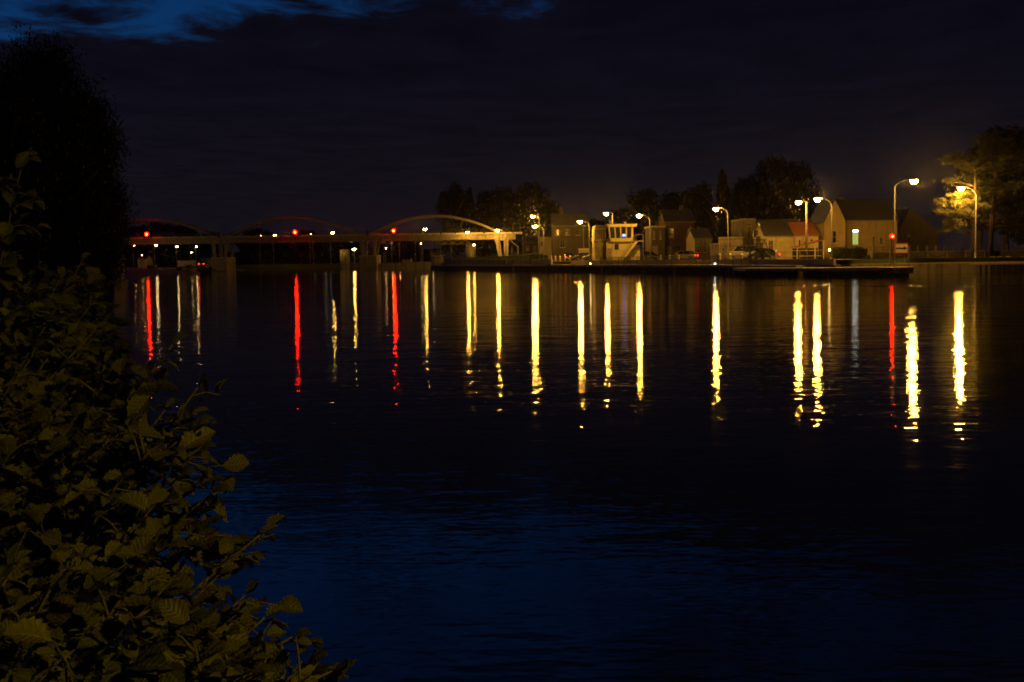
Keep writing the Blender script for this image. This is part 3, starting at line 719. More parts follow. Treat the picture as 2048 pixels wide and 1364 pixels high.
# attic window sits proud in the gable
x0, z1 = XZ(1665.5, 423.5, Yh); x1, z0 = XZ(1672, 443, Yh)
lit = mat('pale lit blind', (0.55, 0.60, 0.35), bump=0)
t = box_house('long_house', 'long house with tall slate roof and one bright lit window', 'house', 1692.5, 1795, 441, Yh + 2.5, 10, wall='stucco3', roof='slate', roof_h=3.1, over=0.15,
          ops=[(1705, 1717, 459, 489.5, {'pane': E['room'], 'frame': 'white', 'hb': 0}), (1745, 1750, 472, 493, {'hb': 0}), (1760, 1765, 475, 490, {})], chimney=(1700, 0.5))
xa_, _ = XZ(1692.5, 441, Yh + 2.5)
a_, za_ = XZ(1705, 459.5, Yh+2.5); c_, zc_ = XZ(1717, 463.5, Yh+2.5)
MB().box(a_ - xa_ + 0.08, c_ - xa_ - 0.08, 0.02, 0.07, zc_ - UP, za_ - UP - 0.06).build('tube_light', E['tube'], t)
# barn gable
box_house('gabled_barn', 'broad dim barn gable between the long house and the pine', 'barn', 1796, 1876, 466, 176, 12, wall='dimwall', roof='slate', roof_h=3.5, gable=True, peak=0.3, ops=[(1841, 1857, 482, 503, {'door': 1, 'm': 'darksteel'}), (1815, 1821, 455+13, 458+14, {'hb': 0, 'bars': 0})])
# low long houses at the road
box_house('low_house', 'low long cream house with slate roof and pale shutters behind the railing', 'house', 1529, 1590, 472.5, 172, 8, wall='stucco', roof='slate', roof_h=2.0, over=0.12,
          ops=[(1537, 1547, 481, 500, {'pane': M['black']}), (1560, 1566, 483, 500, {'m': 'offwhite', 'door': 1}), (1578, 1586, 482, 500, {'m': 'offwhite', 'door': 1})])
box_house('low_house', 'bright cream house with reddish roof beside the timber lamp pole', 'house', 1591, 1637, 471.5, 171, 8, wall='stucco', roof='tile', roof_h=1.9, over=0.12,
          ops=[(1597, 1601.5, 479, 492, {'hb': 0, 'bars': 0}), (1621, 1626, 478, 483, {'hb': 0, 'bars': 0}), (1608, 1612, 483, 487, {'hb': 0, 'bars': 0})], chimney=(1632, 0.4))
# lean-to with a red tile roof, on posts
def lean_to():
    Y = 164; xa, za = XZ(1594, 495, Y); xb, zb = XZ(1650, 480, Y)
    t = thing('lean_to', 'open lean-to shelter with sloping red tiled roof on posts', 'shelter', (xa, Y, UP))
    n = 22; Lx = xb - xa
    for i in range(n):
        a, c = i/n, (i+1)/n
        q = MB(); za_, zb_ = za - UP + (zb-za)*a, za - UP + (zb-za)*c
        q.prism([(Lx*a, za_), (Lx*c + 0.04, zb_ + 0.0), (Lx*c + 0.04, zb_ + 0.05), (Lx*a, za_ + 0.09)], 0, 3.6); q.build('roof_tile', M['tile'], t)
    for f in (0.02, 0.33, 0.66, 0.96):
        MB().box(Lx*f - 0.07, Lx*f + 0.07, 0.1, 0.24, 0, za - UP + (zb-za)*f - 0.01).build('post', M['offwhite'], t)
    MB().box(0.2, Lx - 0.1, 3.4, 3.55, 0, za - UP - 0.1).build('back_wall', M['dimwall'], t)
lean_to()
# blocky transformer building with T shaped opening
box_house('flat_roofed_block', 'tall plain grey block with a T shaped recess behind the gantry', 'building', 1483, 1511, 441, 188, 9, wall='stucco2', roof='concrete', flat=True, over=0.03, ops=[(1494, 1502, 449, 451.5, {'hb': 0, 'bars': 0, 'pane': M['black'], 'frame': 'darksteel'}), (1497, 1500, 452, 478, {'hb': 0, 'bars': 0, 'pane': M['black'], 'frame': 'darksteel'})])
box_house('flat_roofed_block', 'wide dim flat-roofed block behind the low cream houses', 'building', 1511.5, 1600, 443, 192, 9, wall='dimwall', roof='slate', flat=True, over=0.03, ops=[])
# terrace house with balustrade
t = box_house('terrace_house', 'low terrace building with a balustrade on its roof edge by the pale van', 'building', 1438, 1486, 490, 180, 8, wall='stucco2', roof='concrete', flat=True, over=0.1,
          ops=[(1444, 1450, 495, 512, {}), (1457, 1463, 494, 515, {'door': 1}), (1467, 1472, 495, 512, {})])
w_ = XZ(1486, 490, 180)[0] - XZ(1438, 490, 180)[0]; h_ = XZ(1438, 490, 180)[1] - UP + 0.31
for k in range(20):
    x_ = k * w_ / 19.5; MB().lathe([(0.07, 0), (0.09, 0.2), (0.05, 0.5), (0.08, 0.75)], (x_, 0, h_), 8).build('baluster', M['offwhite'], t)
MB().box(-0.1, w_ + 0.1, -0.1, 0.1, h_ + 0.753, h_ + 0.86).build('coping', M['offwhite'], t)
# small house with two tall windows
box_house('small_house', 'small dim house with two narrow windows and a sloping gable roof', 'house', 1389, 1424, 478, 192, 9, wall='stucco2', roof='slate', roof_h=1.6, over=0.15, ops=[(1394, 1400, 484, 505, {'hb': 2}), (1408, 1414, 484, 505, {'hb': 2})])
# dark row behind
box_house('town_house', 'dark brick house with one pale framed upper window past the tower', 'house', 1331, 1388, 444, 212, 10, wall='brick', roof='slate', roof_h=2.2, frame='white', ops=[(1338, 1347.5, 457, 474, {}), (1393-18, 1399-16, 457, 470, {'frame': 'shutter'}), (1335, 1343, 492, 512, {'door': 1}), (1350, 1362, 490, 506, {'frame': 'shutter'})], chimney=(1371, 0.9))
box_house('town_house', 'narrow dim house with pale cornice right behind the tower stair lamp', 'house', 1303, 1329, 455, 209, 10, wall='dimwall', roof='concrete', flat=True, over=0.18, ops=[(1306, 1310, 462, 478, {}), (1319, 1323, 462, 478, {}), (1305, 1316, 492, 513, {'door': 1})])
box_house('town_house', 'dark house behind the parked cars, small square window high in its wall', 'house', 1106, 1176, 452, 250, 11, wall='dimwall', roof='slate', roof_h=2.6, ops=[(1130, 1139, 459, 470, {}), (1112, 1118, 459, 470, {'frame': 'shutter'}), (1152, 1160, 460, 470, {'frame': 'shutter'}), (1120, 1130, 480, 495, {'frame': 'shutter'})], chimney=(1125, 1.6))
box_house('garage_house', 'pale lit garage with white door behind the paired lamps', 'garage', 1078, 1105, 474, 262, 8, wall='stucco', roof='slate', roof_h=1.6, over=0.1, ops=[(1090, 1103, 484, 503, {'door': 1, 'm': 'offwhite'}), (1081, 1086, 483, 493, {})])
box_house('dim_shed', 'dim wide shed in front of the dark trees behind the bridge end', 'shed', 1046, 1077, 486, 276, 8, wall='dimwall', roof='slate', roof_h=1.2, ops=[(1052, 1058, 492, 500, {}), (1066, 1073, 491, 508, {'door': 1})])

# ------------------------------------------------------------------ lock control tower
def control_tower():
    Y = 201
    def q(px, py): a, c = XZ(px, py, Y); return a, c - UP
    x0, _ = q(1213, 500); t = thing('control_tower', 'two storey lock control tower with slanted glazed cab and outside stair', 'control tower', (x0, Y, UP))
    def lx(px, Yd=0): return XZ(px, 480, Y + Yd)[0] - x0
    def lz(py): return XZ(1240, py, Y)[1] - UP
    xr = lx(1241.5 + 24); D = 7.0
    zf = lz(483.5)          # floor of the cab
    zt = lz(455)            # head of the windows
    body = MB(); ox0, ox1 = lx(1229), lx(1237.5)
    wall_open(body, 0, xr, 0, zf, 0, 0.25, [(ox0, ox1, lz(499.5), lz(488)), (lx(1228)-1.25, lx(1228)-0.4, 0.02, 2.1)])
    body.box(0, 0.25, 0.25, D, 0, zf).box(xr-0.25, xr, 0.25, D, 0, zf).box(0.25, xr-0.25, D-0.25, D, 0, zf)
    body.build('wall', M['stucco'], t)
    window(t, ox0, ox1, lz(499.5), lz(488), 0, frame='darksteel', bars=1, hb=1)
    MB().box(lx(1228)-1.25, lx(1228)-0.4, 0.1, 0.15, 0.02, 2.1).build('door', M['shutter'], t)
    MB().box(lx(1224.5), lx(1240), -0.1, -0.002, 0, zf - 0.05).build('bay_panel', M['stucco'], t) if False else None
    # set back wing towards the road, seen at a slant: a row of tall windows on both floors
    wing = thing('tmp', '', ''); bpy.data.objects.remove(wing)
    wx0 = lx(1190); mw = MB()
    L_ = -wx0; ops = []
    nwin = 5
    for k in range(nwin):
        a = wx0 + 0.18 + k * (L_ - 0.3) / nwin; ops.append((a, a + 0.34, 0.35, 2.35)); ops.append((a, a + 0.34, zf + 0.45, zf + 2.1))
    wall_open(mw, wx0, -0.003, 0, lz(456), 1.2, 0.25, ops)
    mw.box(wx0, wx0 + 0.25, 1.45, D, 0, lz(456)).box(wx0 + 0.25, -0.003, D - 0.25, D, 0, lz(456)).build('side_wing', M['stucco'], t)
    for o in ops: window(t, *o, 1.2, frame='shutter', bars=0, hb=0, sill=False)
    for k in range(nwin + 1):
        a = wx0 + 0.02 + k * (L_ - 0.3) / nwin; MB().box(a, a + 0.12, 0.95, 1.197, 0, zf + 2.4).build('fin', M['stucco'], t)
    MB().box(wx0 - 0.1, -0.01, 0.9, 1.19, zf - 0.1, zf + 0.25).build('band', M['stucco2'], t)
    # glazed cab: leans outwards going up
    cz0, cz1 = zf + 0.004, zf + 0.6
    a0, a1 = lx(1221), lx(1263); lean = 0.55; lw = lx(1217) - a0
    base = MB()
    def quadbox(xa, xb, z0, z1, y0, y1, th=0.1, dxl=0.0): pass
    base.prism([(a0, cz0), (a1, cz0), (a1, cz1), (a0 + lw*0.28, cz1)], -0.62, D - 0.5); base.build('cab_skirt', M['stucco'], t)
    npan = 4; fz0, fz1 = cz1 + 0.003, zt + 0.05
    mull = MB()
    for k in range(npan + 1):
        f = k / npan; xb0 = a0 + lw*0.28 + (a1 - a0 - lw*0.28) * f; xt0 = (a0 + lw) + (a1 - a0 - lw) * f
        q_ = MB(); w = 0.11
        q_.add([(xb0-w, -0.62, fz0), (xb0+w, -0.62, fz0), (xb0+w, -0.45, fz0), (xb0-w, -0.45, fz0), (xt0-w, -0.62-lean, fz1), (xt0+w, -0.62-lean, fz1), (xt0+w, -0.45-lean, fz1), (xt0-w, -0.45-lean, fz1)],
               [(0,3,2,1),(4,5,6,7),(0,1,5,4),(1,2,6,5),(2,3,7,6),(3,0,4,7)]); q_.build('mullion', M['stucco'], t)
        if k < npan:
            g = 1 / npan; xb1 = xb0 + (a1 - a0 - lw*0.28)*g; xt1 = xt0 + (a1 - a0 - lw)*g
            MB().add([(xb0, -0.55, fz0), (xb1, -0.55, fz0), (xt1, -0.55-lean, fz1), (xt0, -0.55-lean, fz1), (xb0, -0.53, fz0), (xb1, -0.53, fz0), (xt1, -0.53-lean, fz1), (xt0, -0.53-lean, fz1)],
                     [(0,1,2,3),(7,6,5,4),(0,4,5,1),(1,5,6,2),(2,6,7,3),(3,7,4,0)]).build('pane', CABGLASS, t)
    # cab sides and back
    MB().box(a1 + 0.11, a1 + 0.25, -0.5, D, cz0, fz1).build('cab_wall', M['stucco'], t)
    MB().box(a0 + 0.3, a1, D - 0.7, D - 0.5, cz1, fz1).build('back_wall', M['interior'], t)
    MB().box(a0 + lw, a1, -1.2, -0.2, fz1 + 0.003, fz1 + 0.2).build('head_rail', M['stucco'], t)
    # roofs
    MB().box(lx(1214), lx(1272), -1.6, D + 0.4, lz(454), lz(448.5)).build('roof', M['stucco'], t, bevel=0.03)
    MB().box(lx(1191.5), lx(1214) - 0.01, 0.3, D + 0.2, lz(455.5), lz(450)).build('wing_roof', M['stucco2'], t)
    rm = thing('x', '', ''); bpy.data.objects.remove(rm)
    MB().tube([(lx(1226), 2, lz(448)), (lx(1226), 2, lz(430))], [0.14, 0.11], 8).build('mast', M['stucco'], t)
    MB().box(lx(1250), lx(1254), 1, 1.4, lz(448), lz(443.5)).build('roof_vent', M['steel'], t)
    # outside stair, rising to the upper door landing
    sx0, sx1 = lx(1240), lx(1284); n = 16; zl = zf + 0.1
    for k in range(n):
        f = k / n; x = sx0 + (sx1 - 1.2 - sx0) * f; z = zl * (k + 1) / n
        MB().box(x, x + 0.34, -1.55, -0.75, z - 0.05, z).build('step', M['stucco'], t)
    for yy in (-1.62, -0.72):
        MB().prism([(sx0 - 0.1, 0), (sx0 + 0.25, 0), (sx1 - 0.9, zl - 0.25), (sx1 - 0.9, zl), (sx1 - 1.2, zl)], yy, yy + 0.06).build('stringer', M['stucco'], t)
    MB().box(sx1 - 1.2, sx1 + 0.1, -1.62, -0.05, zl - 0.08, zl).build('landing', M['stucco'], t)
    rl = MB(); rl.tube([(sx0, -1.6, 1.0), (sx1 - 1.2, -1.6, zl + 1.0), (sx1, -1.6, zl + 1.0)], 0.035, 6)
    for k in range(9):
        f = k/8; x = sx0 + (sx1 - 1.2 - sx0)*f; rl.tube([(x, -1.6, zl*f), (x, -1.6, zl*f + 1.0)], 0.025, 5)
    rl.tube([(sx1, -1.6, 0), (sx1, -1.6, zl + 1.0)], 0.05, 6); rl.build('stair_railing', M['steel'], t)
    MB().box(xr + 0.003, sx1 - 0.3, 0.5, D - 1, 0, zf - 0.6).build('annexe', M['stucco'], t)
    # monitor inside
    return t, x0, Y, lz
CABGLASS = bpy.data.materials.new('cab glass'); CABGLASS.use_nodes = True
_n = CABGLASS.node_tree.nodes; _l = CABGLASS.node_tree.links; _b = _n['Principled BSDF']
_b.inputs['Base Color'].default_value = (0.02, 0.025, 0.03, 1); _b.inputs['Roughness'].default_value = 0.05
_t = _n.new('ShaderNodeBsdfTransparent'); _m = _n.new('ShaderNodeMixShader'); _m.inputs[0].default_value = 0.35
_l.new(_b.outputs[0], _m.inputs[1]); _l.new(_t.outputs[0], _m.inputs[2]); _l.new(_m.outputs[0], _n['Material Output'].inputs[0])
control_tower()
x, z = XZ(1248, 470.5, 202.5)
t = thing('desk_monitor', 'glowing blue white screen behind the cab windows of the control tower', 'screen', (x, 202.5, z))
MB().box(-0.32, 0.32, 0.0, 0.05, -0.24, 0.24).build('casing', M['black'], t, bevel=0.01)
MB().box(-0.29, 0.29, -0.012, -0.002, -0.21, 0.21).build('screen', E['blue'], t)
MB().box(-0.04, 0.04, 0.0, 0.05, -0.45, -0.243).build('stand', M['black'], t)
x, z = XZ(1230, 470.5, 202.5)
t = thing('desk_lamp', 'tiny warm desk lamp behind the second cab pane', 'lamp', (x, 202.5, z))
MB().lathe([(0.03, 0.1), (0.11, -0.02)], n=10).build('shade', M['offwhite'], t); MB().lathe([(0.01, 0.04), (0.06, 0.0), (0.06, -0.03), (0.01, -0.06)], n=8).build('bulb', emit('desk bulb', (1, 0.6, 0.15), 3), t)

# ------------------------------------------------------------------ jetty with arrow sign, signal and lamp
def jetty():
    xa, _ = XZ(1640, 545, 124); xb, _ = XZ(1828, 545, 124)
    t = thing('jetty', 'concrete jetty on piles with red and white fender panels at its tip', 'jetty', (xa, 124, 0)); w = xb - xa
    MB().prism([(-6, 8.5), (0, 0), (w, 0), (w, 4.5), (6, 10), (0, 16), (-6, 16)], 0.62, 0.95, 'z').build('deck', M['pave'], t, bevel=0.03)
    n = 9
    for k in range(n):
        a = w - 2.6 + k * 2.6 / n
    for k, c in enumerate(('red', 'white', 'red', 'white')):
        a = w - 2.85 + k * 0.7
        MB().box(a, a + 0.66, -0.08, -0.003, 0.30, 0.92).build('fender_panel', M[c if c == 'red' else 'offwhite'], t)
    for k in range(int(w / 2.0)):
        MB().box(0.2 + k*2.0, 2.1 + k*2.0, -0.06, -0.002, 0.60, 0.97).build('edge_block', M['kerb'], t) if k*2.0 + 2.1 < w - 3 else None
    pl = MB()
    for k in range(int(w / 0.8)): pl.tube([(0.3 + k*0.8, 0.25, -1), (0.3 + k*0.8, 0.25, 0.615)], 0.16, 8)
    pl.build('pile', M['sheet'], t, kind='stuff')
    wl = MB().box(-0.2, w - 0.3, 0.5, 0.8, -1, 0.6).build('back_wall', M['sheet'], t)
jetty()
def arrow_sign():
    Y = 125.6; x0, z1 = XZ(1789.5, 486, Y); x1, z0 = XZ(1816, 506.5, Y)
    t = thing('arrow_sign', 'white waterway board with red border and black arrow on the jetty', 'sign', ((x0+x1)/2, Y, 0.95)); w = x1 - x0; h = z1 - z0; zc = (z0+z1)/2 - 0.95
    MB().box(-w/2, w/2, 0, 0.04, zc - h/2, zc + h/2).build('board', M['white'], t)
    bd = MB(); k = 0.085
    bd.box(-w/2, w/2, -0.012, -0.002, zc + h/2 - k, zc + h/2).box(-w/2, w/2, -0.012, -0.002, zc - h/2, zc - h/2 + k).box(-w/2, -w/2 + k, -0.012, -0.002, zc - h/2 + k, zc + h/2 - k).box(w/2 - k, w/2, -0.012, -0.002, zc - h/2 + k, zc + h/2 - k)
    bd.build('border', M['red'], t)
    MB().prism([(-w*0.42, zc-0.055), (w*0.18, zc-0.055), (w*0.18, zc-0.20), (w*0.42, zc), (w*0.18, zc+0.20), (w*0.18, zc+0.055), (-w*0.42, zc+0.055)], -0.012, -0.002).build('arrow', M['black'], t)
    for x in (-w*0.42, w*0.28): MB().box(x - 0.035, x + 0.035, 0.042, 0.11, 0, zc + h/2 - 0.03).build('post', M['steel'], t)
arrow_sign()
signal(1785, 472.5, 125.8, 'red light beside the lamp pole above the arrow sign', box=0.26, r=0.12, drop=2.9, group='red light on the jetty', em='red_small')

# ------------------------------------------------------------------ garden wall with posts, chains and white stones
def garden_wall():
    Y = 150.5; xa, zt = XZ(1742, 505.5, Y); xb, _ = XZ(2120, 503, Y)
    t = thing('garden_wall', 'long rendered garden wall with short posts along its top', 'wall', (xa, Y, UP)); w = xb - xa; H = zt - UP
    n = int(w / 3.4)
    for k in range(n): MB().box(k*w/n + 0.01, (k+1)*w/n - 0.01, 0, 0.3, 0, H).build('wall_panel', M['stucco2'], t)
    MB().box(0, w, -0.05, 0.35, H + 0.003, H + 0.08).build('coping', M['kerb'], t)
    k = 0.4
    while k < w:
        MB().box(k - 0.1, k + 0.1, 0.05, 0.25, H + 0.083, H + 0.83).build('post', M['stucco2'], t); k += 1.11
    rl = MB()
    for z in (0.35, 0.65): rl.box(0, w, 0.14, 0.16, H + z, H + z + 0.03)
    rl.build('rail', M['darksteel'], t)
    MB().box(w*0.79 - 0.35, w*0.79 + 0.35, -0.1, 0.45, 0, H + 1.55).build('gate_pillar', M['stucco2'], t) if False else None
garden_wall()
def chain_fence():
    Y = 147.5; t = thing('chain_fence', 'black chain hanging in loops between low posts before the garden wall', 'chain fence', (X(1742, Y), Y, UP))
    xs = [X(p, Y) - X(1742, Y) for p in (1745, 1780, 1818, 1856, 1894, 1932, 1970)]
    for i, x in enumerate(xs):
        MB().tube([(x, 0, 0), (x, 0, 0.85)], 0.06, 8).build('post', M['offwhite'], t)
        if i:
            a = xs[i-1]; pts = [(a + (x-a)*k/14, 0, 0.8 - 0.62*(1 - (2*k/14-1)**2)) for k in range(15)]
            MB().tube(pts, 0.035, 5).build('chain', M['black'], t)
chain_fence()
for i, (px, wd, lab) in enumerate(((1985, 0.30, 'widest white marker stone, at the foot of the second pine trunk'), (1999.5, 0.22, 'white marker stone in the middle of the row by the pine'), (2018, 0.24, 'tallest white marker stone past the pine trunks'), (2046, 0.22, 'white marker stone cut by the picture edge'))):
    Y = 145.5; z = XZ(px, 512.5, Y)[1] - UP
    t = thing('marker_stone', lab, 'marker stone', (X(px, Y), Y, UP), 0, 'white marker stones on the quay')
    MB().lathe([(wd, 0), (wd, z*0.86), (wd*0.8, z*0.96), (wd*0.3, z)], n=14).build('stone', M['white'], t, True)
    MB().lathe([(wd*1.25, 0.0), (wd*1.25, 0.07), (wd*1.02, 0.1)], n=14).build('plinth', M['kerb'], t)
# bollards along the road
def bollard(px, py0, Y, label, grp, h=0.85, r=0.11):
    t = thing('bollard', label, 'bollard', (X(px, Y), Y, UP), 0, grp)
    MB().lathe([(r, 0.0), (r, h*0.8), (r*0.95, h*0.92), (r*0.5, h)], n=12).build('shaft', M['white'], t, True)
    MB().lathe([(r*1.08, h*0.62), (r*1.08, h*0.72)], n=12).build('band', M['red'], t)
names = ['first', 'second', 'third', 'fourth', 'fifth', 'sixth']
for i, px in enumerate((1102, 1111, 1120, 1130, 1140, 1151)):
    bollard(px, 508, 212, f'{names[i]} pale bollard counted from the bridge, in the row before the parked cars', 'pale bollards before the parked cars', h=1.0, r=0.15)
for i, px in enumerate((1321.6, 1339, 1357.6)):
    bollard(px, 515, 181, f'{names[i]} small bollard in the row past the tower, below the dark houses', 'bollards below the dark houses')
for i, px in enumerate((1439.4, 1460.5, 1483.6)):
    bollard(px, 517, 165.5, ['bright bollard on the tower side of the lone street lamp pole', 'bright bollard just past the lone street lamp pole', 'bollard beside the pale van'][i], 'bollards by the lone street lamp', h=0.95, r=0.16)
bollard(1552, 503, 161, 'single tall white bollard near the gantry legs', 'bollard by the gantry', h=1.3, r=0.14)

# ------------------------------------------------------------------ railings
def railing(pts, label, z0, h=1.1, m='darksteel', gap=0.16, two_rail=False, postgap=2.2):
    ox, oy = pts[0]; t = thing('railing', label, 'railing', (ox, oy, z0)); bars = MB(); rails = MB()
    for (xa, ya), (xb, yb) in zip(pts[:-1], pts[1:]):
        d = Vector((xb-xa, yb-ya, 0)); Ls = d.length; d.normalize(); A = Vector((xa-ox, ya-oy, 0))
        for z in ((h, h*0.5) if two_rail else (h, 0.12)): rails.tube([A + Vector((0,0,z)), A + d*Ls + Vector((0,0,z))], 0.035 if not two_rail else 0.04, 6)
        for k in range(int(Ls/postgap) + 1):
            p = A + d*min(k*postgap, Ls); MB().tube([p, p + Vector((0,0,h))], 0.045, 6).build('post', M[m], t)
        if not two_rail:
            for k in range(int(Ls/gap)): p = A + d*k*gap; bars.tube([p + Vector((0,0,0.12)), p + Vector((0,0,h))], 0.012, 4)
    rails.build('rail', M[m], t)
    if not two_rail: bars.build('baluster', M[m], t, kind='stuff')
def lerpQ(px):
    "point on the quay ledge, 0.8 m in from the edge, at photo column px"
    for (xa, ya), (xb, yb) in zip(Q[:-1], Q[1:]):
        for k in range(40):
            f = k/40; x, y = xa + (xb-xa)*f, ya + (yb-ya)*f
            if 1024 + x / y * F >= px: return (x + 0.75, y + 0.3)
    return (Q[-1][0] + 0.6, Q[-1][1])
railing([lerpQ(1194), lerpQ(1345)], 'dark barred railing on the quay edge before the control tower', LEDGE, 1.15)
railing([lerpQ(1368), lerpQ(1490)], 'dark barred railing on the quay edge before the lone street lamp', LEDGE, 1.15)
railing([(X(1553, 150), 150), (X(1645, 150), 150)], 'pale two-bar railing before the low cream houses', UP - 0.2, 1.35, m='offwhite', two_rail=True, postgap=2.9)
# pale kerb wall under that railing
t = thing('low_wall', 'bright low concrete wall under the pale two-bar railing', 'wall', (X(1547, 149), 149, LEDGE - 0.05))
wl_ = X(1640, 149) - X(1547, 149)
for k in range(5): MB().box(k*wl_/5 + 0.01, (k+1)*wl_/5 - 0.01, 0, 0.4, 0, 0.62).build('panel', M['kerb'], t)

# ------------------------------------------------------------------ gantry with platform, ladder and equipment
def gantry():
    Y = 152; x0 = X(1515, Y); t = thing('signal_gantry', 'tall signal mast and platform on splayed legs with a caged ladder', 'gantry', (x0, Y, LEDGE))
    def l(px, py): a, c = XZ(px, py, Y); return a - x0, c - LEDGE
    _, zp = l(1515, 496.5); _, zpt = l(1515, 478)
    MB().box(l(1484, 0)[0], l(1535, 0)[0], -0.9, 0.9, zp - 0.1, zp).build('platform', M['darksteel'], t)
    MB().box(l(1484, 0)[0], l(1502, 0)[0], -0.88, -0.84, zp - 0.45, zp - 0.103).build('fascia', M['darksteel'], t)
    rl = MB(); a, c = l(1484, 0)[0], l(1535, 0)[0]
    for z in (0.55, 1.1): rl.tube([(a, -0.88, zp + z), (c, -0.88, zp + z)], 0.03, 5); rl.tube([(a, 0.88, zp + z), (c, 0.88, zp + z)], 0.03, 5)
    for k in range(13): x = a + (c-a)*k/12; rl.tube([(x, -0.88, zp), (x, -0.88, zp + 1.1)], 0.022, 4); rl.tube([(x, 0.88, zp), (x, 0.88, zp + 1.1)], 0.022, 4)
    rl.build('platform_railing', M['darksteel'], t)
    for pb, pt in ((1499, 1499), (1508, 1514), (1515, 1515), (1527, 1518), (1543, 1528)):
        MB().tube([(l(pb, 0)[0], -0.2, 0), (l((pb+pt)/2 + (2 if pb > pt else -2 if pb < pt else 0), 0)[0], -0.2, zp*0.55), (l(pt, 0)[0], -0.2, zp - 0.1)], 0.10, 7).build('leg', M['darksteel'], t)
    ld = MB(); xa, xb = l(1507, 0)[0], l(1512, 0)[0]
    ld.tube([(xa, -0.6, 0), (xa, -0.6, zp)], 0.03, 5); ld.tube([(xb, -0.6, 0), (xb, -0.6, zp)], 0.03, 5)
    for k in range(9): ld.tube([(xa, -0.6, 0.2 + k*zp/9.2), (xb, -0.6, 0.2 + k*zp/9.2)], 0.03, 5)
    ld.build('ladder', M['steel'], t)
    # equipment stack
    for (p0, p1, q0, q1, m_) in ((1512, 1525, 485, 496, 'offwhite'), (1513, 1520, 473, 484, 'stucco2'), (1507, 1514, 461, 470, 'darksteel'), (1509, 1516, 461.5, 468, 'offwhite'), (1506, 1512, 469, 474.5, 'steel')):
        a, zt = l(p0, q0); c, zb = l(p1, q1); MB().box(a, c, -0.3, 0.4, zb, zt).build('cabinet', M[m_], t, bevel=0.02)
    a, zt = l(1516.5, 450); _, zb = l(1516.5, 485)
    MB().tube([(a, 0.1, zb), (a, 0.1, zt)], 0.07, 8).build('mast', M['offwhite'], t)
    MB().lathe([(0.30, 0.0), (0.26, 0.06), (0.12, 0.12), (0.01, 0.14)], (a - 0.1, -0.25, zt - 0.05), 16, axis='y').build('dish', M['offwhite'], t, True)
    MB().tube([(l(1528, 0)[0], -0.5, zp + 1.0), (l(1546, 0)[0], -0.7, 0)], 0.07, 6).build('brace', M['darksteel'], t)
    MB().box(l(1497, 0)[0], l(1552, 0)[0], -0.9, 0.9, -0.05, 0.22).build('plinth', M['concrete'], t)
gantry()

# ------------------------------------------------------------------ cars
def car(label, loc, rz, paint='carpaint', tail=True, head=False, van=False, scale=1):
    t = thing('parked_van' if van else 'parked_car', label, 'van' if van else 'car', loc, rz, 'vehicles parked on the quay road')
    Lc, Wc = (4.9, 1.9) if van else (4.2, 1.72); h = Wc/2
    if van: low = [(-2.45, 0.3), (2.4, 0.3), (2.45, 0.9), (2.2, 1.15), (1.55, 1.25), (-2.42, 1.25), (-2.45, 0.6)]; top = [(-2.40, 1.25), (1.55, 1.25), (0.95, 1.95), (-2.3, 2.0)]
    else: low = [(-2.1, 0.28), (2.05, 0.28), (2.1, 0.62), (1.95, 0.82), (1.0, 0.93), (-1.75, 0.97), (-2.05, 0.88), (-2.12, 0.55)]; top = [(-1.75, 0.97), (1.0, 0.93), (0.25, 1.42), (-1.1, 1.45)]
    MB().prism(low, -h, h).build('body', M[paint], t, bevel=0.06)
    b = MB(); k = 0.13; n = len(top); vs = [(x, -h + (0.04 if i < 2 else k + 0.05), z) for i, (x, z) in enumerate(top)] + [(x, h - (0.04 if i < 2 else k + 0.05), z) for i, (x, z) in enumerate(top)]
    fs = [tuple(range(n)), tuple(range(2*n-1, n-1, -1))] + [(i, i+n, (i+1) % n + n, (i+1) % n) for i in range(n)]
    b.add(vs, fs).build('cabin_glass', M['glass'], t)
    (x2, z2), (x3, z3) = top[2], top[3]
    MB().box(x3 - 0.04, x2 + 0.04, -h + k, h - k, z3 - 0.01, z3 + 0.04).build('roof', M[paint], t, bevel=0.015)
    pl = MB()
    for s in (-1, 1):
        for (xa, za), (xb, zb) in ((top[0], top[3]), (top[1], top[2]), ((-0.25, top[0][1]), (-0.35, z3))):
            pl.tube([(xa, s*(h - 0.05), za), (xb, s*(h - k - 0.04), zb)], 0.035, 4)
    pl.build('pillar', M[paint], t)
    for x in (-Lc*0.31, Lc*0.31):
        for s in (-1, 1):
            w = MB().lathe([(0.31, -0.1), (0.33, -0.06), (0.33, 0.06), (0.31, 0.1)], (x, s*(h - 0.08), 0.33), 16, axis='y').build('wheel', M['rubber'], t)
            MB().lathe([(0.19, -0.012), (0.19, 0.012)], (x, s*(h + 0.03), 0.33), 12, axis='y').build('rim', M['steel'], w)
    for s in (-1, 1):
        MB().box(-Lc/2 - 0.04, -Lc/2 + 0.03, s*(h - 0.28) - 0.13, s*(h - 0.28) + 0.13, 0.66, 0.82).build('tail_light', E['tail'] if tail else M['red'], t)
        MB().box(Lc/2 - 0.1, Lc/2 - 0.01, s*(h - 0.3) - 0.15, s*(h - 0.3) + 0.15, 0.6, 0.76).build('headlight', E['head'] if head else M['steel'], t)
        MB().box(0.55, 0.75, s*h - (0 if s > 0 else 0.16), s*h + (0.16 if s > 0 else 0), 0.95, 1.08).build('mirror', M[paint], t)
    MB().box(-Lc/2 - 0.05, -Lc/2 - 0.005, -0.28, 0.28, 0.42, 0.54).build('number_plate', M['white'], t)
    return t
car('dark car seen from behind with glowing red tail lights before the tower', (X(1138, 219), 219, UP), R(88))
car('dark car beneath the curved lamp with glinting bonnet', (X(1166, 212), 212, UP), R(205), tail=False)
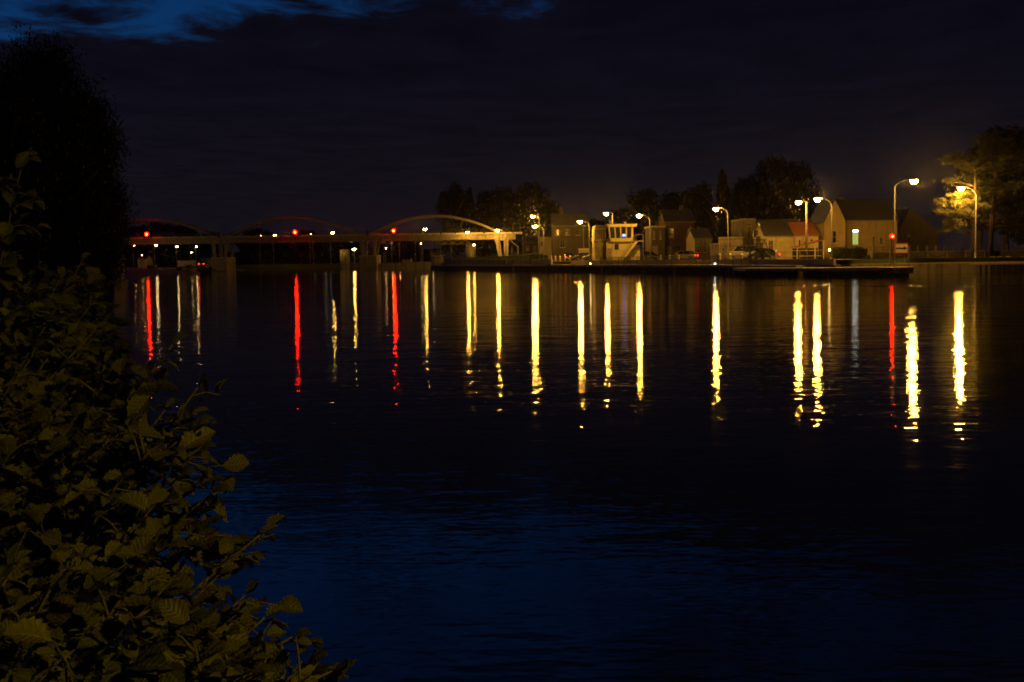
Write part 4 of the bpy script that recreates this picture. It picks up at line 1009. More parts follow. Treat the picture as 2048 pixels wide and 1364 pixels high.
car('pale car parked against the glazed wing of the tower', (X(1189, 209), 209, UP), R(190), 'carwhite', tail=False)
car('dark car just past the foot of the tower stair', (X(1300, 203), 203, UP), R(10), tail=False)
car('low dark car with one red tail light on the road past the tower', (X(1367, 183), 183, UP - 0.02), R(150), 'carwhite', tail=True)
car('pale van parked next to the terrace building', (X(1487, 172), 172, UP), R(172), 'carwhite', tail=False, van=True)
car('dark car behind the gantry with small red lights', (X(1527, 164), 164, UP), R(165), tail=True)
# white delivery van side / telephone booth pair beyond the cars
t = thing('phone_booth', 'pale upright booth standing behind the parked cars', 'booth', (X(1168, 228), 228, UP))
MB().box(-0.95, 0.95, 0, 1.6, 2.1, 2.3).build('roof', M['white'], t)
for x in (-0.92, -0.3, 0.3, 0.84): MB().box(x, x + 0.08, 0.0, 0.08, 0, 2.097).build('post', M['white'], t)
for x in (-0.84, -0.22, 0.38): MB().box(x, x + 0.44, 0.03, 0.05, 0.1, 2.0).build('panel', M['offwhite'], t)
MB().box(-0.9, 0.9, 1.4, 1.5, 0, 2.09).build('back_panel', M['offwhite'], t)
# red barrier post near the cars
t = thing('marker_post', 'short red and white marker post at the end of the bollard row', 'post', (X(1156, 211), 211, UP))
MB().tube([(0,0,0), (0,0,1.05)], 0.13, 10).build('shaft', M['red'], t); MB().tube([(0,0,0.55), (0,0,0.75)], 0.134, 10, False).build('band', M['white'], t)
t = thing('marker_post', 'short orange red post on the grass beside the twin bridge columns', 'post', (X(979, 268), 268, UP))
MB().tube([(0,0,0), (0,0,0.95)], 0.10, 10).build('shaft', M['red'], t); MB().tube([(0,0,0.55), (0,0,0.7)], 0.104, 10, False).build('band', M['white'], t)
# ladders and tyre fenders on the sheet piling
for px, lab in ((1030, 'steel ladder on the quay wall before the bridge end'), (1205, 'steel ladder on the quay wall below the control tower'), (1352, 'steel ladder on the quay wall below the dark houses'), (1470, 'steel ladder on the quay wall below the pale van')):
    x, y = lerpQ(px); t = thing('quay_ladder', lab, 'ladder', (x - 1.05, y - 0.42, 0), R(-70), 'ladders on the quay wall')
    for s_ in (-0.22, 0.22): MB().tube([(s_, 0, -0.8), (s_, 0, LEDGE + 0.02), (s_, 0.5, LEDGE + 0.1)], 0.03, 6).build('stile', M['offwhite'], t)
    for k in range(7): MB().tube([(-0.22, 0, -0.6 + k*0.28), (0.22, 0, -0.6 + k*0.28)], 0.02, 5).build('rung', M['offwhite'], t)
for i, px in enumerate((1100, 1150, 1255, 1300, 1415)):
    x, y = lerpQ(px); t = thing('tyre_fender', 'black tyre hung on the quay wall ' + ('near the paired lamps', 'under the parked cars', 'under the tower cab', 'under the lamp past the tower stair', 'before the lone street lamp')[i], 'tyre', (x - 1.0, y - 0.42, 0.62), R(-70), 'tyre fenders on the quay wall')
    MB().lathe([(0.2, -0.1), (0.36, -0.1), (0.4, 0), (0.36, 0.1), (0.2, 0.1), (0.18, 0)], (0, 0, 0), 18, axis='y').build('tyre', M['rubber'], t, True)
    MB().tube([(0, 0, 0.38), (0, 0.15, 0.62)], 0.02, 4).build('chain', M['steel'], t)
# small marker lights on the quay edge
def quay_light(px, py, label, em, Yoff=0.0, r=0.07):
    x, y = lerpQ(px); p = at(px, py, y)
    t = thing('quay_light', label, 'light', (p.x, y, LEDGE), 0, 'small lights on the quay edge')
    h = max(p.z - LEDGE, 0.15)
    MB().tube([(0,0,0), (0,0,h)], 0.05, 6).build('post', M['darksteel'], t)
    MB().lathe([(0.01, h - r), (r*0.8, h - r*0.6), (r, h), (r*0.8, h + r*0.6), (0.01, h + r)], n=12).build('lens', E[em], t, True)
quay_light(1181, 530, 'small white light low on the quay edge below the parked cars', 'small')
quay_light(1430, 532, 'small violet white light on the quay edge below the lone lamp', 'cool')
x = X(1659, 155)
t = thing('wall_light', 'tiny yellow light low beside the lamp pole at the gabled house', 'light', (x, 155, UP))
MB().tube([(0,0,0), (0,0,1.1)], 0.04, 6).build('post', M['steel'], t); MB().lathe([(0.01, 1.1), (0.09, 1.15), (0.09, 1.25), (0.01, 1.32)], n=10).build('lens', E['small'], t)
# mooring dolphins / bollards on quay ledge
for i, (px, lab) in enumerate(((1005, 'dark mooring post in front of the twin slanted columns'), (1055, 'dark mooring post on the parapet below the paired lamps'))):
    x, y = lerpQ(px); t = thing('mooring_post', lab, 'mooring post', (x - 0.2, y, LEDGE), 0, 'mooring posts on the quay')
    MB().tube([(0,0,0), (0,0,0.95)], 0.14, 10).build('shaft', M['black'], t); MB().lathe([(0.2, 0.95), (0.22, 1.02), (0.1, 1.08)], n=10).build('cap', M['black'], t)
# utility poles between the dark houses
for px, Y, tp, lab in ((1381, 200, 452, 'thin pale utility pole before the dark brick house'), (1176-9, 236, 455, 'thin dark utility pole behind the pale booth')):
    x, z = XZ(px, tp, Y); t = thing('utility_pole', lab, 'pole', (x, Y, UP))
    MB().tube([(0,0,0), (0,0,z-UP)], [0.12, 0.08], 8).build('shaft', M['steel'], t); MB().box(-0.7, 0.7, -0.04, 0.04, z-UP-0.5, z-UP-0.4).build('crossarm', M['wood'], t)

# ------------------------------------------------------------------ left bank: boats, huts, fence, cars beyond the first span
def small_boat(px0, px1, Y, label, m='offwhite', cab=True):
    xa, xb = X(px0, Y), X(px1, Y); w = xb - xa
    t = thing('moored_boat', label, 'boat', (xa, Y, 0), 0, 'boats moored at the near bank')
    n = 9; vs = []; fs = []
    for i in range(n):
        f = i/(n-1); x = w*f; bw = 1.3 * (1 - max(0, (f - 0.55)/0.45)**2) * (0.85 + 0.15*min(1, f*4)) + 0.04; sh = 0.85 + 0.4*f*f
        vs += [(x*0.96, 0.0, -0.3), (x, -bw, sh), (x, bw, sh)]
    for i in range(n-1):
        a = i*3; c = a+3; fs += [(a, c, c+1, a+1), (a, a+2, c+2, c), (a+1, c+1, c+2, a+2)]
    fs += [(0, 1, 2), (3*n-3, 3*n-1, 3*n-2)]
    MB().add(vs, fs).build('hull', M[m], t)
    if cab:
        MB().prism([(w*0.2, 0.9), (w*0.68, 1.1), (w*0.6, 1.9), (w*0.22, 1.9)], -0.8, 0.8).build('cabin', M['stucco2'], t, bevel=0.04)
        for f in (0.28, 0.42): MB().box(w*f, w*(f+0.1), -0.83, -0.802, 1.3, 1.7).build('window', M['glass'], t)
        MB().box(w*0.18, w*0.64, -0.9, 0.9, 1.903, 1.96).build('roof', M['offwhite'], t)
small_boat(368, 392, 268, 'pale little cabin boat moored near the first pier')
small_boat(288, 326, 262, 'dim cabin boat moored beneath the dark tree', m='stucco2')
small_boat(328, 364, 266, 'low dark open boat between two moored cabin boats', m='darksteel', cab=False)
small_boat(396, 424, 272, 'dark cabin boat with its bow at the first pier', m='darksteel')
def leftbox(px0, px1, py0, Y, dep, label, m, roof, rh, ops=()):
    return box_house('boat_shed', label, 'shed', px0, px1, py0, Y, dep, wall=m, roof=roof, roof_h=rh, base=1.3, ops=ops, over=0.1)
leftbox(275, 291, 518.5, 300, 6, 'tiny bright yellow shed at the left end of the lit fence', 'stucco', 'slate', 0.8, [(279, 283, 521, 525, {})])
leftbox(402, 421, 517, 306, 6, 'pale low shed behind the first pier and the lit fence', 'stucco', 'slate', 0.5, [(408, 412, 519, 523, {})])
t = thing('paling_fence', 'pale lit paling fence behind the moored boats', 'fence', (X(355, 296), 296, 1.3)); w_ = X(392, 296) - X(355, 296)
for k in range(24): MB().box(k*w_/24, k*w_/24 + w_/30, 0, 0.03, 0.1, 1.55).build('slat', M['offwhite'], t)
for z in (0.4, 1.2): MB().box(0, w_, 0.033, 0.08, z, z + 0.08).build('rail', M['offwhite'], t)
street_lamp(383, 505, 384, 291, 'hooded low lamp just above the lit paling fence', z0=1.3, head=0.10, em='small', group='lamps on the near bank by the bridge', r0=0.04)
street_lamp(284, 510, 285, 293, 'hooded low lamp over the tiny yellow shed', z0=1.3, head=0.12, em='small', group='lamps on the near bank by the bridge', r0=0.04)
car('dark car with red tail lights behind the moored boats', (X(406, 294), 294, 1.3), R(92))
# the pale covered barge near the dark tree
def covered_barge():
    Y = 120; xa, xb = X(146, Y), X(225, Y); w = xb - xa
    t = thing('covered_barge', 'pale tarpaulin-covered barge half hidden under the dark tree', 'barge', (xa, Y, 0))
    MB().prism([(-0.4, 0.75), (w + 0.2, 0.75), (w, -0.4), (0.2, -0.4)], 0, 4.2).build('hull', M['darksteel'], t, bevel=0.08)
    zt = XZ(200, 507.5, Y)[1]
    prof = [(0.1, 0.753), (w - 0.1, 0.753), (w - 0.1, zt - 0.15), (w - 0.3, zt), (w*0.45, zt), (w*0.2, zt - 0.25), (0.1, zt - 0.7)]
    MB().prism(prof, 0.2, 4.0).build('tarpaulin', M['stucco2'], t, bevel=0.05)
    for k in range(6): MB().tube([(w*(0.12 + 0.15*k), 0.17, 0.78), (w*(0.12 + 0.15*k), 0.17, zt - 0.3)], 0.025, 4).build('strap', M['black'], t)
covered_barge()
# distant windows of a lit factory beyond the middle span: lights under the girder line
def long_shed():
    Y = 420; xa, xb = X(480, Y), X(715, Y); zt = XZ(600, 479.5, Y)[1]
    t = thing('distant_shed', 'long dark industrial shed far beyond the middle span with small lit windows', 'shed', (xa, Y, 1.45)); w = xb - xa
    MB().box(0, w, 0, 25, 0, zt - 1.45).build('wall', M['dimwall'], t)
    MB().box(-0.5, w + 0.5, -0.5, 25.5, zt - 1.447, zt - 1.1).build('roof', M['slate'], t)
    for px, pw, c in ((621, 6, 'small'), (631, 3, 'small'), (650, 7, 'small'), (661, 3, 'cool'), (687, 3, 'small'), (703, 5, 'white')):
        x = X(px, Y) - xa; z = XZ(px, 482.8, Y)[1] - 1.45; hw = rad(pw, Y)/2
        f = MB().box(x - hw - 0.1, x + hw + 0.1, -0.06, -0.003, z - 0.35, z + 0.35).build('window', M['offwhite'], t)
        MB().box(x - hw, x + hw, -0.1, -0.063, z - 0.22, z + 0.22).build('pane', SHEDWIN[c], f)
SHEDWIN = {'small': emit('shed window warm', (1, 0.75, 0.45), 2.2), 'cool': emit('shed window cool', (0.5, 0.85, 0.8), 1.5), 'white': emit('shed window white', (0.8, 0.9, 1), 1.8)}
long_shed()

# ------------------------------------------------------------------ trees
def leafquad(vs, fs, c, s, rg):
    a = Vector((rg.gauss(0,1), rg.gauss(0,1), rg.gauss(0,1))).normalized(); b = a.orthogonal().normalized()
    q = Matrix.Rotation(rg.uniform(0, 6.28), 3, a); b = q @ b; d = a.cross(b)
    i = len(vs); l = s * rg.uniform(0.7, 1.3); w = l * 0.5
    vs += [c - b*l*0.5, c + d*w*0.5, c + b*l*0.5, c - d*w*0.5]; fs.append((i, i+1, i+2, i+3))
def crown_mesh(name, seed, n, leaf, m, shape='round', clumps=90):
    "unit crown: radius about 1 in x and y, from z 0 to 2"
    rg = random.Random(seed); vs = []; fs = []; cl = []
    for k in range(clumps):
        z = rg.uniform(0.08, 1.92)
        prof = {'round': math.sqrt(max(0.05, 1 - ((z - 0.95)/1.05)**2)), 'cone': max(0.08, (2.05 - z)/2.0)*0.95, 'tall': 0.9*math.sqrt(max(0.03, 1 - ((z-0.9)/1.2)**2))}[shape]
        a = rg.uniform(0, 2*PI); r = prof * math.sqrt(rg.uniform(0.1, 1)) * rg.uniform(0.75, 1.05)
        cl.append((Vector((r*math.cos(a), r*math.sin(a), z)), rg.uniform(0.22, 0.40) * (0.55 + 0.45*prof)))
    for k in range(n):
        c, r = rg.choice(cl); d = Vector((rg.gauss(0,1), rg.gauss(0,1), rg.gauss(0,0.8))).normalized() * r * rg.random()**0.4
        leafquad(vs, fs, c + d, leaf, rg)
    b = MB(); b.v = [tuple(v) for v in vs]; b.f = fs
    return b.mesh(name, m)
CR = {}
for i, sh in enumerate(('round', 'tall', 'cone', 'round')):
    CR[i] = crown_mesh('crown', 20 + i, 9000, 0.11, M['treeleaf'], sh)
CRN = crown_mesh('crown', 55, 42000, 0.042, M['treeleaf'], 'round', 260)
CRN2 = crown_mesh('crown', 56, 42000, 0.042, M['treeleaf'], 'round', 200)
def trunk_mesh(h, r, seed):
    rg = random.Random(seed); b = MB()
    b.tube([(0,0,0), (0.05*h*rg.uniform(-1,1), 0, h*0.4), (0.06*h*rg.uniform(-1,1), 0.03*h, h)], [r*1.3, r, r*0.35], 8)
    for k in range(7):
        a = rg.uniform(0, 6.28); z = h*rg.uniform(0.35, 0.85); l = h*rg.uniform(0.2, 0.4)
        b.tube([(0,0,z), (math.cos(a)*l*0.5, math.sin(a)*l*0.5, z + l*0.4), (math.cos(a)*l, math.sin(a)*l, z + l*0.9)], [r*0.45, r*0.3, r*0.1], 6)
    return b
def tree(px, top_py, half_px, Y, kind, label, base=UP, grp='dark trees behind the quay', low=0.12, near=None):
    x, zt = XZ(px, top_py, Y); H = zt - base; r = rad(half_px*1.35, Y)
    t = thing('tree', label, 'tree', (x, Y, base), rnd.uniform(0, 6), grp)
    trunk_mesh(H*0.7, max(0.12, H*0.022), int(px*7+Y)).build('trunk', M['bark'], t, True)
    o = inst('crown', near or CR[kind], t, (0, 0, H*low), None, (r, r, H*(1-low)/2)); return t
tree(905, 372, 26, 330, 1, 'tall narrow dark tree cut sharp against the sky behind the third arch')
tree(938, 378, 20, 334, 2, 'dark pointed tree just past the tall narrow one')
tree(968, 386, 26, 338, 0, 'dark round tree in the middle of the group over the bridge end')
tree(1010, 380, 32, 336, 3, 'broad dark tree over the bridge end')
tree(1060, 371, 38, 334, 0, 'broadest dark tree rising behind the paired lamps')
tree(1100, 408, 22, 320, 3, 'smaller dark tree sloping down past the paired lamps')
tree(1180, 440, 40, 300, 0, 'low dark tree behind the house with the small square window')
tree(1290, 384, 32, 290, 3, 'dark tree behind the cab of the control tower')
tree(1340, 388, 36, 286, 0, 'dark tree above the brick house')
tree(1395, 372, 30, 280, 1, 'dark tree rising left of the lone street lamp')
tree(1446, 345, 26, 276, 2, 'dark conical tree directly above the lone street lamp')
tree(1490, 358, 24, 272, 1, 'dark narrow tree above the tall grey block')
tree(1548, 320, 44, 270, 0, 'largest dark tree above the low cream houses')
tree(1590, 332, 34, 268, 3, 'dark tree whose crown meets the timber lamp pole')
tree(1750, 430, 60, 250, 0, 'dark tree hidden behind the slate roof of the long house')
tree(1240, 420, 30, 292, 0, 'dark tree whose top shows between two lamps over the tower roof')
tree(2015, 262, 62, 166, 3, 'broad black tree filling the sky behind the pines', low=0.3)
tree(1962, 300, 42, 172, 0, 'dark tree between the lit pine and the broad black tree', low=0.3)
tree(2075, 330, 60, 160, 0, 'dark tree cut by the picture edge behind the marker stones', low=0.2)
# behind the bridge, left side
for i, (px, tp, hw, lab) in enumerate(((320, 447, 42, 'dark tree hump under the first arch'), (366, 452, 24, 'low dark tree where the first arch comes down'), (420, 466, 22, 'low dark bush tree behind the first pier'), (515, 460, 30, 'low dark tree under the start of the middle arch'), (605, 462, 34, 'low dark tree beside the middle red light'), (700, 470, 30, 'low dark tree behind the second pier'), (270, 455, 30, 'dark tree at the far left end of the bridge'), (800, 474, 34, 'low dark tree seen beneath the third span'))):
    tree(px, tp, hw, 395 + (i % 3) * 6, i % 2 * 3, lab, base=1.4, grp='dark trees beyond the bridge', low=0.0)
# treeline mass further away, dark to the water
def treeline():
    rg = random.Random(3); vs = []; fs = []
    for k in range(26000):
        px = rg.uniform(180, 880); Y = rg.uniform(355, 385); x = X(px, Y); hh = 4.2 + 1.2*noise.noise(Vector((x*0.09, 0, 0))) ; z = 1.2 + hh*rg.random()**0.8
        leafquad(vs, fs, Vector((x, Y, z)), 0.8, rg)
    b = MB(); b.v = [tuple(v) for v in vs]; b.f = fs; b.build('undergrowth', M['treeleaf'], kind='stuff')
treeline()
# big trees on the near bank
def bigtree(px, top, half, Y, label, mesh, low=0.1):
    x, zt = XZ(px, top, Y); base = 1.2; H = zt - base; r = rad(half, Y)
    t = thing('bank_tree', label, 'tree', (x, Y, base), rnd.uniform(0, 6), 'big dark trees on the near bank')
    trunk_mesh(H*0.75, 0.28, int(px + 999)).build('trunk', M['bark'], t, True)
    inst('crown', mesh, t, (0, 0, H*low), None, (r, r, H*(1-low)/2)); return t
bigtree(88, 92, 118, 46, 'tallest dark tree on the near bank, its rounded top against the sky', CRN)
bigtree(160, 190, 90, 52, 'dark tree on the near bank whose crown reaches over the bridge end', CRN2)
bigtree(-20, 130, 110, 40, 'dark tree on the near bank cut by the picture edge', CRN)
bigtree(190, 330, 62, 60, 'lowest of the big dark trees, at the start of the first arch', CRN, 0.02)
# hedge before the gabled house
def hedge(px0, px1, py0, Y, label, dep=2.0):
    xa, zt = XZ(px0, py0, Y); xb, _ = XZ(px1, py0, Y); w = xb-xa; H = zt-UP
    t = thing('hedge', label, 'hedge', (xa, Y, UP)); rg = random.Random(int(px0)); vs = []; fs = []
    for k in range(7000):
        x = rg.uniform(0, w); y = rg.uniform(0, dep); top = H*(0.86 + 0.16*noise.noise(Vector((x*0.9, y, 3)))) * (1 if 0.5 < x < w-0.5 else 0.85); z = rg.random()**0.7*top
        leafquad(vs, fs, Vector((x, y, z)), 0.16, rg)
    b = MB(); b.v = [tuple(v) for v in vs]; b.f = fs; b.build('foliage', M['hedge'], t)
    st = MB()
    for k in range(8): st.tube([(w*(k+0.5)/8, dep/2, 0), (w*(k+0.5)/8 + 0.1, dep/2, H*0.7)], 0.04, 5)
    st.build('stem', M['bark'], t)
hedge(1668, 1704, 491, 158, 'clipped dark hedge at the corner of the gabled house')
hedge(1705, 1736, 491, 157, 'rounder dark hedge under the bright lit window')
hedge(1738, 1752, 509, 153, 'low dim hedge at the end of the garden wall')
hedge(1060, 1096, 507, 250, 'low scruffy hedge below the pale garage')

# ------------------------------------------------------------------ pines by the lamp
def pine_tuft_mesh(seed):
    rg = random.Random(seed); vs = []; fs = []
    for k in range(110):
        d = Vector((rg.gauss(0,1), rg.gauss(0,1), rg.gauss(0.25,0.8))).normalized(); b0 = d * rg.uniform(0.0, 0.45); e = b0 + d*rg.uniform(0.3, 0.6)
        s = d.orthogonal().normalized(); s = Matrix.Rotation(rg.uniform(0, 6), 3, d) @ s * 0.035
        i = len(vs); vs += [b0 - s, b0 + s, e]; fs.append((i, i+1, i+2))
    return vs, fs
TUFT = [pine_tuft_mesh(i) for i in range(5)]
def pine(px, Y, label, trunk_px_top, top_py, clumps, seed):
    "clumps: (px, py, spread_px, spread_py, n)"
    x = X(px, Y); t = thing('pine_tree', label, 'pine', (x, Y, UP), 0, 'pines behind the quay'); rg = random.Random(seed)
    zt = XZ(px, top_py, Y)[1] - UP; dx = X(trunk_px_top, Y) - x
    MB().tube([(0,0,0), (dx*0.3, 0, zt*0.3), (dx*0.8, 0.1, zt*0.65), (dx, 0.2, zt)], [0.32, 0.26, 0.2, 0.06], 12).build('trunk', M['pinebark'], t, True)
    vs = []; fs = []; br = MB()
    for cpx, cpy, sx, sy, n, dy in clumps:
        c = at(cpx, cpy, Y + dy) - Vector((x, Y, UP)); fz = min(0.95, max(0.25, (c.z - 0.8)/zt)); root = Vector((dx*fz, 0.1, zt*fz))
        br.tube([root, root.lerp(c, 0.5) + Vector((0, 0, 0.15)), c], [0.09, 0.06, 0.03], 6)
        for k in range(n):
            p = c + Vector((rg.gauss(0, rad(sx, Y)*0.55), rg.gauss(0, 0.5), rg.gauss(0, rad(sy, Y)*0.45)))
            tv, tf = rg.choice(TUFT); i0 = len(vs); s = rg.uniform(0.32, 0.52); q = Matrix.Rotation(rg.uniform(0, 6.28), 3, 'Z')
            vs += [tuple(p + (q @ v)*s) for v in tv]; fs += [tuple(i + i0 for i in f) for f in tf]
    br.build('branch', M['pinebark'], t, True)
    b = MB(); b.v = vs; b.f = fs; b.build('crown', M['pineleaf'], t)
lit = [(1905, 393, 14, 3, 16, -1.0), (1930, 388, 14, 3, 18, 1.0), (1955, 390, 10, 4, 14, 0), (1886, 405, 12, 5, 26, 0), (1905, 410, 14, 5, 30, -0.8), (1925, 404, 14, 5, 30, 0.8), (1948, 410, 14, 6, 30, 0), (1968, 415, 8, 6, 14, 0.6),
       (1880, 423, 9, 5, 18, 0.4), (1900, 427, 14, 5, 30, -0.4), (1925, 424, 14, 5, 30, 0), (1905, 442, 14, 5, 26, 0), (1898, 455, 12, 4, 16, 0.3), (1918, 448, 10, 5, 16, -0.5), (1938, 432, 12, 5, 20, 0.5), (1890, 462, 18, 3, 10, 1.0)]
lit = [(a_, b_, c_*1.0, d_*1.25, int(e_*1.7), -0.1 - 0.9*(b_ - 390)/70 + f_*0.35) for a_, b_, c_, d_, e_, f_ in lit]
dark1 = [(1950 + rnd.uniform(-55, 60), rnd.uniform(300, 400), 20, 7, 30, rnd.uniform(2.5, 6)) for _ in range(20)]
pine(1946, 144.2, 'pine with its low branches lit bright yellow under the street lamp', 1950, 330, lit + dark1, 4)
dark2 = [(2005 + rnd.uniform(-42, 70), 270 + 190*rnd.random(), 22, 8, 34, rnd.uniform(0.5, 5)) for _ in range(44)]
pine(1980, 148.5, 'tall dark pine with a bare leaning trunk past the lit branches', 1992, 265, dark2, 5)

# ------------------------------------------------------------------ alder shrubs on the near bank
def leaf_mesh(seed):
    "an alder leaf: rounded, toothed, pleated along its side veins, cupped and curled"
    rg = random.Random(seed); n = 12; vs = []; fs = []; uv = []
    cup = rg.uniform(0.15, 0.55); curl = rg.uniform(-0.1, 0.55); wd = rg.uniform(0.30, 0.44); tw = rg.uniform(-0.5, 0.5)
    for i in range(n + 1):
        f = i/n; w = wd * math.sin(PI * (f*0.92 + 0.04))**0.8 * (0.78 + 0.45*f); w *= 1 + (0.07 if i % 2 else -0.07)
        if i == n: w = 0.04
        if i == 0: w = 0.03
        y = f; z = -curl * f*f; pl_ = 0.022 * (1 if i % 2 else -1); t_ = tw*(f-0.5)*0.5
        for u in (-1, -0.5, 0, 0.5, 1):
            vs.append((w*u, y + 0.11*abs(u)*(1-f), z + cup*w*u*u + t_*w*u + (pl_ if u else -0.01))); uv.append((u, f))
    for i in range(n):
        for k in range(4): a = i*5+k; fs.append((a, a+1, a+6, a+5))
    i0 = len(vs); vs += [(-0.012, -0.28, 0.03), (0.012, -0.28, 0.03), (0.010, 0.02, 0), (-0.010, 0.02, 0)]; uv += [(0, -0.2)]*4; fs.append((i0, i0+1, i0+2, i0+3))
    return vs, fs, uv
def set_uv(me, uv):
    l_ = me.uv_layers.new(name='leaf'); d_ = [0.0]*(2*len(me.loops))
    for i, lp in enumerate(me.loops): d_[2*i], d_[2*i+1] = uv[lp.vertex_index]
    l_.data.foreach_set('uv', d_)
LEAVES = [leaf_mesh(i) for i in range(8)]
LEAFME = []
for v, f, u in LEAVES:
    b = MB(); b.v = v; b.f = f; me = b.mesh('leaf', M['leaf'], True); set_uv(me, u); LEAFME.append(me)
def vein_material():
    m = M['leaf']; t = m.node_tree; n = t.nodes; l = t.links; b = n['Principled BSDF']
    u = n.new('ShaderNodeUVMap'); sp = n.new('ShaderNodeSeparateXYZ'); l.new(u.outputs[0], sp.inputs[0])
    def M_(op, a, c=None):
        x = n.new('ShaderNodeMath'); x.operation = op
        for i, v in enumerate((a, c)):
            if v is None: continue
            if hasattr(v, 'is_linked'): l.new(v, x.inputs[i])
            else: x.inputs[i].default_value = v
        return x.outputs[0]
    ab = M_('ABSOLUTE', sp.outputs[0])
    w = M_('SINE', M_('MULTIPLY', M_('SUBTRACT', sp.outputs[1], M_('MULTIPLY', ab, 0.22)), 48.0))
    mid = M_('SUBTRACT', 1.0, M_('MINIMUM', M_('MULTIPLY', ab, 9.0), 1.0))
    h = M_('SUBTRACT', M_('MULTIPLY', w, 0.5), M_('MULTIPLY', mid, 1.2))
    bp = n.new('ShaderNodeBump'); bp.inputs['Strength'].default_value = 0.55; bp.inputs['Distance'].default_value = 0.003; l.new(h, bp.inputs['Height']); l.new(bp.outputs[0], b.inputs['Normal'])
    # paler midrib and side veins
    src = b.inputs['Base Color'].links[0].from_socket
    mx = n.new('ShaderNodeMix'); mx.data_type = 'RGBA'; l.new(M_('MAXIMUM', M_('MULTIPLY', mid, 0.6), M_('MULTIPLY', M_('GREATER_THAN', w, 0.9), 0.22)), mx.inputs[0]); l.new(src, mx.inputs[6]); mx.inputs[7].default_value = (0.24, 0.22, 0.08, 1)
    l.new(mx.outputs[2], b.inputs['Base Color'])
vein_material()
def alder(label, base, tips, seed, leafsize=0.075, twig=0.22, top_objs=300, density=1.0):
    "tips: world points; each stem grows from near base to a tip and carries twigs with leaves"
    rg = random.Random(seed); base = Vector(base)
    t = thing('alder_shrub', label, 'shrub', base, 0, 'alder shrubs on the near bank'); stems = MB(); LF = []
    for tip in tips:
        tip = Vector(tip) - base; b0 = Vector((rg.gauss(0, 0.12), rg.gauss(0, 0.12), -0.1))
        if abs(tip.x) > 1.2: b0 += Vector((tip.x*0.6, tip.y*0.6, 0))
        mid = b0.lerp(tip, 0.5) + Vector((rg.gauss(0, 0.06), rg.gauss(0, 0.06), 0.10*tip.length))
        P = []
        for k in range(13):
            f = k/12; P.append(b0*(1-f)**2 + mid*2*f*(1-f) + tip*f*f)
        Ls = sum((P[i+1]-P[i]).length for i in range(12)); stems.tube(P, [0.012*(1-f/13) + 0.002 for f in range(13)], 6)
        ntw = max(3, int(Ls/0.065*density))
        for k in range(ntw):
            f = 0.22 + 0.78*(k+rg.random()*0.5)/ntw; i = min(11, int(f*12)); p = P[i].lerp(P[i+1], f*12-i); dirn = (P[i+1]-P[i]).normalized()
            side = Vector((rg.gauss(0,1), rg.gauss(0,1), rg.gauss(0.1,0.5))).normalized()
            d = (dirn*0.55 + side*0.9).normalized(); tl = twig*rg.uniform(0.45, 1.1)*(1.15-0.55*f)
            e = p + d*tl + Vector((0, 0, -0.03)); stems.tube([p, p.lerp(e, 0.5) + Vector((0,0,0.012)), e], [0.004, 0.003, 0.0015], 4, False)
            nl = max(2, int(tl/0.033))
            for j in range(nl):
                g = (j+0.7)/nl; q = p.lerp(e, g); s2 = Vector((rg.gauss(0,1), rg.gauss(0,1), rg.gauss(-0.05,0.5))).normalized()
                ld = (d*0.6 + s2).normalized(); up = Vector((rg.gauss(0,0.5), rg.gauss(-0.3,0.5), 1)).normalized()
                LF.append((q, ld, up, 0.9*leafsize*rg.uniform(0.4, 1.45)*(1.0 - 0.25*(f>0.92))))
        LF.append((tip.copy(), (P[-1]-P[-2]).normalized(), Vector((0,-0.5,1)).normalized(), leafsize*0.6))
    # nearest to the viewer become single leaves
    LF.sort(key=lambda a: -(a[3] / max(0.3, ((a[0]+base) - Vector((0,0,EYE))).length)))
    rest_v = []; rest_f = []; rest_u = []
    for idx, (q, ld, up, s) in enumerate(LF):
        y = ld; xv = y.cross(up)
        if xv.length < 1e-3: xv = y.orthogonal()
        xv.normalize(); z = xv.cross(y); mt = Matrix((xv, y, z)).transposed(); k = rg.randrange(8)
        if idx < top_objs: inst('leaf', LEAFME[k], t, q, mt, s)
        else:
            tv, tf, tu = LEAVES[k]; rest_u += tu; i0 = len(rest_v); rest_v += [tuple(q + (mt @ Vector(v))*s) for v in tv]; rest_f += [tuple(i+i0 for i in f) for f in tf]
    stems.build('stem', M['bark'], t, True)
    if rest_v:
        b = MB(); b.v = rest_v; b.f = rest_f; o_ = b.build('foliage', M['leaf'], t, True, kind='stuff'); set_uv(o_.data, rest_u)
    return t, len(LF)
def T(lst): return [at(*p) for p in lst]
# shrub A: lowest, nearest, reaching out over the water at the bottom of the picture
alder('nearest alder shrub, its twigs reaching out over the blue water', (-1.55, 3.2, 0.75), T([(665, 1342, 2.7), (620, 1350, 2.6), (500, 1290, 2.6), (585, 1275, 2.8), (540, 1330, 2.7), (470, 1230, 2.8), (430, 1310, 2.6), (520, 1070, 3.2), (490, 1190, 3.1), (440, 1150, 3.0), (530, 1235, 3.0), (450, 1270, 2.7), (380, 1240, 2.6), (350, 1150, 2.8), (300, 1310, 2.5), (410, 1340, 2.5), (500, 1350, 2.6), (240, 1200, 2.7)]), 11, leafsize=0.085)
# shrub B: middle, with the shoot that crosses the red reflection
alder('alder shrub whose upright shoots cross the red reflection', (-2.0, 4.3, 0.8), T([(345, 690, 4.2), (395, 775, 3.9), (390, 850, 3.8), (400, 900, 3.7), (425, 985, 3.6), (420, 1070, 3.4), (330, 820, 4.0), (290, 760, 4.2), (300, 900, 3.7), (250, 850, 3.9), (330, 1000, 3.4), (240, 960, 3.6), (360, 950, 3.6), (210, 730, 4.3), (270, 1060, 3.3), (340, 1090, 3.2)]), 12, leafsize=0.095)
